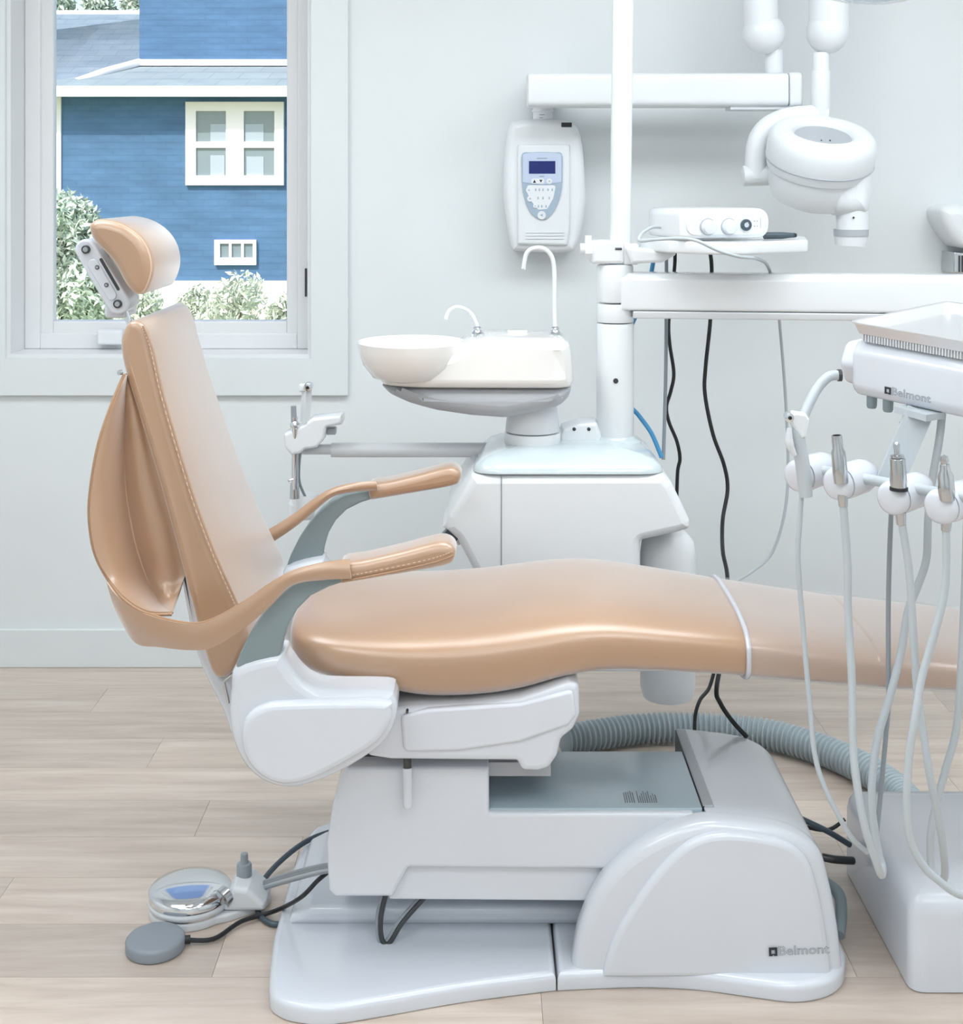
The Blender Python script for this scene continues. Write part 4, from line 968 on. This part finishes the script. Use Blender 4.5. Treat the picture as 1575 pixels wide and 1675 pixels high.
bm = BM(); box(bm, X_(965, DP), X_(1018, DP), DP-.04, DP+.035, Z_(430, DP), Z_(392, DP), .008); cl = obj('pole_clamp', bm, 'white', et)
bm = BM(); box(bm, X_(1017, DP), X_(1042, DP), DP-.035, DP+.03, Z_(432, DP), Z_(398, DP), .006); obj('clamp_jaw', bm, 'whitem', et)
k = P(1013, 407, DP-.042); obj('clamp_screw', cyl(BM(), P(1006, 407, DP-.04), P(1017, 407, DP-.04), .003, seg=10), 'darkmetal', et)
bm = BM(); c = P(962, 407, DP-.02)
for k in range(3):
    ang = math.radians(90+k*120); bar(bm, c, c+Vector((0, math.cos(ang)*.03, math.sin(ang)*.033)), .016, .016, up=(1, 0, 0))
cyl(bm, c+Vector((-.02, 0, 0)), c+Vector((.02, 0, 0)), .014, seg=18); obj('star_knob', bm, 'whitem', et)
# controller
cb = thing('curing_controller', 'white control box with two knobs and a dark dial on the shelf', 'control box', P(1165, 392, 3.3))
CM = Matrix.Translation(Vector((X_(1186, 3.22), 3.22, zt))) @ Matrix.Rotation(math.radians(14), 4, 'Z')
bm = BM(); rprism(bm, fillet([(-.116, .006), (.116, .006), (.116, .078), (-.116, .078)], .03, 6, rs=[.012, .034, .034, .02]), 0, .21, .008); cbo = obj('controller_case', xform(bm, CM), 'white', cb)
bm = BM(); rprism(bm, fillet([(-.10, .014), (.104, .014), (.104, .066), (-.10, .066)], .024), -.003, .004, .002); obj('face_plate', xform(bm, CM), 'whitem', cbo)
for x in (-.046, .008):
    bm = BM(); cyl(bm, (x, -.002, .034), (x, -.022, .034), .0185, .0165, seg=28, bev=.003); kb = obj('knob', xform(bm, CM), 'offw', cb); bm = BM(); cyl(bm, (x, -.001, .034), (x, -.005, .034), .0205, seg=28); obj('knob_shade_ring', xform(bm, CM), 'undergrey', kb)  # darker ring round each knob puts its shading outline into colour
bm = BM(); cyl(bm, (.052, -.002, .038), (.052, -.008, .038), .014, seg=28, bev=.001); dl = obj('dial', xform(bm, CM), 'dark', cb)
bm = BM(); cyl(bm, (.052, -.008, .038), (.052, -.0088, .038), .006, seg=16); cyl(bm, (.054, -.008, .043), (.054, -.009, .043), .002, seg=10); obj('dial_mark', xform(bm, CM), 'tube', dl)
bm = BM()
for (x, z) in ((.074, .046), (.074, .034), (.081, .034), (.081, .046)): box(bm, x, x+.002, -.0036, -.003, z, z+.002)
obj('indicator_marks', xform(bm, CM), 'inkgrey', cb, smooth=0)
bm = BM(); box(bm, .09, .092, -.0036, -.003, .03, .055); obj('print_line', xform(bm, CM), 'tube', cb, smooth=0)
obj('power_lead', tube(BM(), T3([(1080, 372, 3.3), (1066, 372, 3.28), (1050, 382, 3.25), (1046, 394, 3.2), (1070, 392, 3.16), (1110, 390, 3.13), (1140, 394, 3.10), (1175, 410, 3.10), (1210, 420, 3.12), (1240, 424, 3.2), (1258, 440, 3.32), (1272, 500, 3.42), (1276, 540, 3.46), (1284, 640, 3.5), (1289, 760, 3.5), (1283, 840, 3.5), (1262, 905, 3.5), (1228, 936, 3.48), (1190, 960, 3.44), (1150, 1000, 3.42)]), .004, seg=10, res=7), 'tube', cb)
pn = thing('curing_pen', 'dark grey handpiece lying on the shelf right of the control box', 'handpiece', P(1278, 388, 3.3))
a, b = P(1250, 389, 3.32), P(1297, 389, 3.34); a.z = b.z = zt+.009
obj('pen_body', tube(BM(), [a, a.lerp(b, .6), b], [.0085, .0085, .006], seg=14, smooth=False), 'dark', pn)
obj('pen_tip', cyl(BM(), b, b+(b-a).normalized()*.008, .0062, .005, seg=14), 'black', pn)

# cords behind the unit
def cord(name, label, pts, r, m, res=7):
    return tag(obj(name, tube(BM(), T3(pts), r, seg=10, res=res), m), label, 'cable')
cord('blue_air_line', 'blue air line running from the post to the unit cap', [(1069, 425, 3.5), (1062, 460, 3.5), (1050, 500, 3.49), (1034, 530, 3.48), (1018, 590, 3.47), (1022, 650, 3.45), (1045, 680, 3.44), (1065, 708, 3.43), (1079, 740, 3.42), (1082, 748, 3.42)], .0058, 'bluetube')
cord('grey_supply_rod', 'thin straight grey tube beside the post', [(1090, 410, 3.5), (1089, 600, 3.5), (1085, 752, 3.46)], .0048, 'tubedk')
cord('wavy_black_cord', 'wavy black cord hanging just right of the post', [(1104, 405, 3.52), (1103, 440, 3.52), (1094, 520, 3.52), (1095, 560, 3.52), (1102, 610, 3.52), (1097, 640, 3.52), (1090, 665, 3.52), (1094, 690, 3.52), (1107, 722, 3.53), (1112, 750, 3.54), (1108, 775, 3.55), (1106, 850, 3.56)], .0048, 'black')
cord('long_black_cord', 'long black cord hanging behind the leg rest down to the base cover', [(1160, 405, 3.53), (1164, 440, 3.53), (1162, 520, 3.53), (1154, 600, 3.53), (1153, 645, 3.53), (1166, 710, 3.53), (1184, 760, 3.53), (1190, 800, 3.53), (1182, 850, 3.5), (1182, 900, 3.4), (1190, 950, 3.3), (1185, 1050, 3.1), (1172, 1125, 2.98), (1178, 1150, 2.97), (1198, 1180, 2.96), (1222, 1206, 2.95)], .0052, 'black')
cord('short_black_cord', 'short black cord dropping under the leg rest to the ribbed hose', [(1170, 1090, 3.1), (1160, 1125, 3.08), (1145, 1145, 3.06), (1137, 1172, 3.04), (1136, 1215, 3.02)], .0042, 'black')
# ribbed suction hose on the floor
path = [Vector((*FL(a, b, .041), .041)) for a, b in ((922, 1211), (955, 1205), (1050, 1192), (1150, 1190), (1250, 1200), (1340, 1225), (1410, 1256), (1465, 1292), (1490, 1330))]+[Vector((.90, 2.96, .05))]
pp = smooth2(path, 40, False)
# resample evenly
L = [0]
for i in range(1, len(pp)): L.append(L[-1]+(pp[i]-pp[i-1]).length)
tot = L[-1]; pitch = .0145; nst = int(tot/pitch)*6; rs_ = []; j = 0
for i in range(nst+1):
    s = tot*i/nst
    while j < len(L)-2 and L[j+1] < s: j += 1
    rs_.append(pp[j].lerp(pp[j+1], (s-L[j])/max(L[j+1]-L[j], 1e-9)))
tag(obj('ribbed_suction_hose', tube(BM(), rs_, lambda s: +.0345+.0055*math.tanh(1.6*math.sin(2*math.pi*s*nst/6)), seg=20, smooth=False), 'hose', smooth=70), 'thick ribbed blue grey hose curving over the floor behind the base', 'hose')
# cables between base cover and junction box
for (nm, lb, pts, r, m_) in (('black_link_cord', 'thin black cord between base cover and floor utility box', [(1290, 1345, 2.86), (1350, 1358, 2.86), (1382, 1340, 2.86)], .004, 'black'),
                       ('grey_link_tube', 'grey tube between base cover and floor utility box', [(1290, 1330, 2.84), (1350, 1358, 2.84), (1390, 1382, 2.86)], .006, 'dark'),
                       ('lower_link_tube', 'lowest dark tube between base cover and floor utility box', [(1345, 1402, 2.8), (1366, 1406, 2.8), (1395, 1408, 2.82)], .008, 'darkmetal'),
                       ('drain_hose', 'dark green grey hose lying beside the right foot of the base cover', [(1345, 1440, 2.75), (1370, 1460, 2.72), (1376, 1490, 2.68), (1372, 1530, 2.63)], .012, 'armgrey')):
    cord(nm, lb, pts, r, m_)

# ================================================================== X-RAY MACHINE AND CONTROL
DX = 3.95
xr = thing('xray_machine', 'white wall mounted dental x-ray head on a folding arm', 'x-ray machine', P(900, 148, YW-.1))
obj('wall_bracket', box(BM(), X_(864, YW), X_(925, YW), DX, YW-.002, Z_(168, 4.1), Z_(128, 4.1), .012), 'whitem', xr)
bm = BM(); rprism(bm, rect(DX-.055, DX+.055, Z_(176, DX), Z_(121, DX), .022), X_(862, DX), X_(1284, DX), .006, 'YZ'); ba = obj('wall_arm', bm, 'whitem', xr)
bm = BM(); rprism(bm, rect(DX-.057, DX+.057, Z_(178, DX), Z_(120, DX), .022), X_(1285, DX), X_(1306, DX), .008, 'YZ'); obj('arm_end_cap', bm, 'whitem', ba)
bm = BM(); box(bm, X_(1190, DX), X_(1290, DX), DX-.04, DX+.04, Z_(181, DX), Z_(174, DX), .003); obj('arm_under_trim', bm, 'offw', ba)
def vc(px, d, y0, y1, r): return cyl(BM(), P(px, y1, d), P(px, y0, d), r, seg=28, bev=.003)
obj('pivot_post', vc(1266, DX, 82, 121, .028), 'whitem', xr)
obj('lower_boom', cyl(BM(), P(1245, 55, DX-.02), P(1240, -160, DX-.02), .05, .05, seg=30), 'whitem', xr)
obj('lower_knuckle', ellipsoid(BM(), P(1249, 55, DX-.02), .062, .06, .06), 'whitem', xr)
obj('upper_boom', cyl(BM(), P(1355, 52, DX-.08), P(1358, -160, DX-.08), .057, .055, seg=30), 'whitem', xr)
obj('upper_knuckle', ellipsoid(BM(), P(1353, 52, DX-.08), .06, .06, .064), 'whitem', xr)
bm = BM(); box(bm, X_(1225, DX), X_(1375, DX), DX-.11, DX+.03, Z_(-150, DX), Z_(-185, DX), .02); obj('boom_joint', bm, 'whitem', xr)
obj('yoke_post', vc(1342, DX-.08, 86, 190, .024), 'whitem', xr)
obj('yoke_post_sleeve', vc(1342, DX-.08, 115, 188, .0275), 'whitem', xr)
yk = obj('yoke', tube(BM(), [P(1352, 186, DX-.08), P(1320, 187, DX-.08), P(1282, 194, DX-.08), P(1252, 212, DX-.08), P(1238, 240, DX-.08), P(1235, 292, DX-.08)], [.026, .026, .029, .031, .031, .031], seg=20), 'whitem', xr)
obj('yoke_pivot', cyl(BM(), P(1214, 288, DX-.08), P(1268, 286, DX-.08), .03, seg=26, bev=.006), 'whitem', xr)
axis = Vector((.04, -.40, .91)).normalized(); hc = P(1340, 262, 3.78)
prf = [(.10, -.07), (.142, -.06), (.150, -.03), (.150, .012), (.146, .034), (.132, .05), (.112, .056), (.094, .053), (.084, .046), (.080, .036), (.076, .034), (0, .034)]
obj('xray_head', lathe(BM(), [(.02, -.13), (.09, -.125), (.12, -.11), (.132, -.08), (.136, -.03), (.136, 0)], hc, axis, seg=48), 'whitem', xr)
obj('head_ring', lathe(BM(), prf, hc+axis*.035, axis, seg=56), 'whitem', xr)
obj('ring_recess', lathe(BM(), [(.079, .0705), (.0785, .072), (0, .072)], hc, axis, seg=48), 'undergrey', xr)
obj('ring_seam', lathe(BM(), [(.1505, .0), (.1515, .002), (.1505, .004)], hc, axis, seg=56), 'undergrey', xr)
bm = BM()
for u in (-.012, .012): ellipsoid(bm, hc+axis*.071+Vector((u, -.03, -.012)), .003, .003, .003, 8, 6)
obj('ring_screws', bm, 'darkmetal', xr)
bm = rprism(BM(), smooth2(prof([(1350, 290), (1422, 258), (1425, 300), (1420, 345), (1400, 353), (1374, 353), (1356, 338)], 3.72), 4), 3.68, 3.84, .05, seg=5); obj('head_shoulder', bm, 'whitem', xr)
cn = obj('cone', cyl(BM(), P(1394, 376, 3.74), P(1394, 320, 3.74), .043, .046, seg=32), 'whitem', xr)
obj('cone_band', cyl(BM(), P(1392, 386, 3.74), P(1392, 375, 3.74), .0475, seg=32), 'undergrey', cn)
obj('cone_tip', cyl(BM(), P(1391, 402, 3.74), P(1392, 385, 3.74), .042, .046, seg=32), 'whitem', cn)
k = P(1396, 356, 3.695); ellipsoid_b = ellipsoid(BM(), k, .003, .003, .003, 8, 6); obj('cone_dot', ellipsoid_b, 'black', cn)

xc = thing('xray_control', 'white wall mounted x-ray control panel with navy display', 'control panel', P(888, 415, YW))
oc = [(832, 210), (850, 197), (905, 194), (932, 199), (950, 222), (958, 300), (957, 345), (944, 402), (925, 413), (850, 411), (836, 400), (826, 340), (824, 280)]
case = obj('control_case', rprism(BM(), smooth2(prof(oc, 4.06), 4), 4.055, YW, .022, r1=.0, seg=5), 'whitem', xc)
fp_ = [(846, 236), (932, 236), (932, 375), (928, 402), (846, 400)]
obj('front_bezel', rprism(BM(), fillet(prof(fp_, 4.05), .008), 4.044, 4.07, .008), 'whitem', case)
DPN = 4.042
def pl2(pts, d0, d1, m, par, nm, r=.0): return obj(nm, rprism(BM(), prof(pts, DPN), d0, d1, r), m, par)
shield = [(854, 252), (870, 249), (904, 249), (919, 252), (920, 280), (919, 305), (915, 325), (906, 345), (895, 357), (886, 359), (877, 356), (866, 345), (858, 325), (854, 305), (853, 280)]
sh_ = pl2(smooth2([(a, b) for a, b in shield], 4), 4.039, 4.046, 'panel2', case, 'keypad_surround', .001)
pl2(fillet([(855, 252), (870, 250), (904, 250), (918, 252), (918, 298), (886, 302), (855, 298)], 3), 4.0375, 4.0395, 'panel1', sh_, 'keypad_upper')
pl2([(865, 263.5), (908, 263.5), (908, 284), (865, 284)], 4.0363, 4.038, 'lcd', sh_, 'display')
pl2(fillet([(862, 303), (909, 303), (905, 324), (895, 342), (880, 343), (868, 328), (862, 315)], 4), 4.0375, 4.0395, 'whitem', sh_, 'keypad_keys')
pl2(fillet([(869, 292), (890, 292), (890, 300.5), (869, 300.5)], 3.5), 4.0363, 4.038, 'whitem', sh_, 'arrow_key')
pl2([(871.5, 299), (874, 293.8), (876.5, 299)], 4.0357, 4.0365, 'ink', sh_, 'arrow_up'); pl2([(882, 294), (887, 294), (884.5, 299)], 4.0357, 4.0365, 'ink', sh_, 'arrow_down')
for (a, b, r_) in ((898.5, 296.5, .0085), (865, 311, .009), (867, 325, .009), (886, 352, .0125), (875, 337, .006)):
    k = P(a, b, 4.0365); ky = obj('round_key', cyl(BM(), k+Vector((0, .002, 0)), k, r_, seg=20), 'whitem', sh_)
    obj('key_print', cyl(BM(), k, k+Vector((0, -.0004, 0)), r_*.45, seg=3), 'panel2', ky, smooth=0)
bm = BM()
for (y, xs_) in ((310.5, (876, 882, 888, 896, 903)), (324, (880, 888, 898)), (337.5, (880.5, 886, 893))):
    for x in xs_: box(bm, X_(x, DPN)-.002, X_(x, DPN)+.002, 4.0369, 4.0376, Z_(y+2, DPN), Z_(y-2, DPN))
obj('key_marks', bm, 'panel2', sh_, smooth=0)
bm = BM(); box(bm, X_(878, DPN), X_(895, DPN), 4.037, 4.0376, Z_(259.5, DPN), Z_(258.5, DPN)); box(bm, X_(882, DPN), X_(890, DPN), 4.037, 4.0376, Z_(289, DPN), Z_(288, DPN)); obj('small_print', bm, 'inkgrey', sh_, smooth=0)
for i in range(3):
    bm = BM(); box(bm, X_(860, DPN), X_(922, DPN), 4.041, 4.046, Z_(381+i*5, DPN), Z_(379.6+i*5, DPN), .0006); obj('vent_groove', bm, 'offw', case)
k = P(888, 196, 4.1); kn = obj('top_knob', lathe(BM(), [(.03, -.006), (.03, .022), (.033, .024), (.033, .028), (.026, .042), (.012, .05), (0, .051)], k, seg=28), 'whitem', xc)
bm = BM(); 
for (z0, z1, a, b) in ((.013, .0145, -.012, .004), (.004, .0055, -.012, -.002)): box(bm, k.x+a, k.x+b, k.y-.0305, k.y-.0295, k.z+z0, k.z+z1)
obj('knob_print', bm, 'inkgrey', kn, smooth=0)
obj('black_tab', box(BM(), X_(918, 4.06), X_(935, 4.06), 4.052, 4.12, Z_(208, 4.06), Z_(200.5, 4.06), .002), 'black', xc)

# rounded fixture at the right edge
fx_ = thing('wall_fixture', 'rounded white wall fixture with a chrome fitting at the right edge', 'fixture', P(1570, 450, YW))
bm = rprism(BM(), smooth2(prof([(1533, 348), (1540, 338), (1560, 334), (1590, 340), (1650, 345), (1655, 400), (1580, 406), (1560, 398), (1540, 370)], 4.08), 4), 4.05, YW, .03, r1=0); obj('fixture_body', bm, 'whitem', fx_)
obj('fixture_fitting', rprism(BM(), fillet(prof([(1558, 412), (1640, 420), (1640, 448), (1557, 446)], 4.08), .004), 4.07, YW, .004), 'steel', fx_)
bm = BM()
for x in (1568, 1573, 1579): box(bm, X_(x, 4.07), X_(x+2, 4.07), 4.066, 4.08, Z_(445, 4.07), Z_(418, 4.07))
obj('fitting_slots', bm, 'darkmetal', fx_, smooth=0)
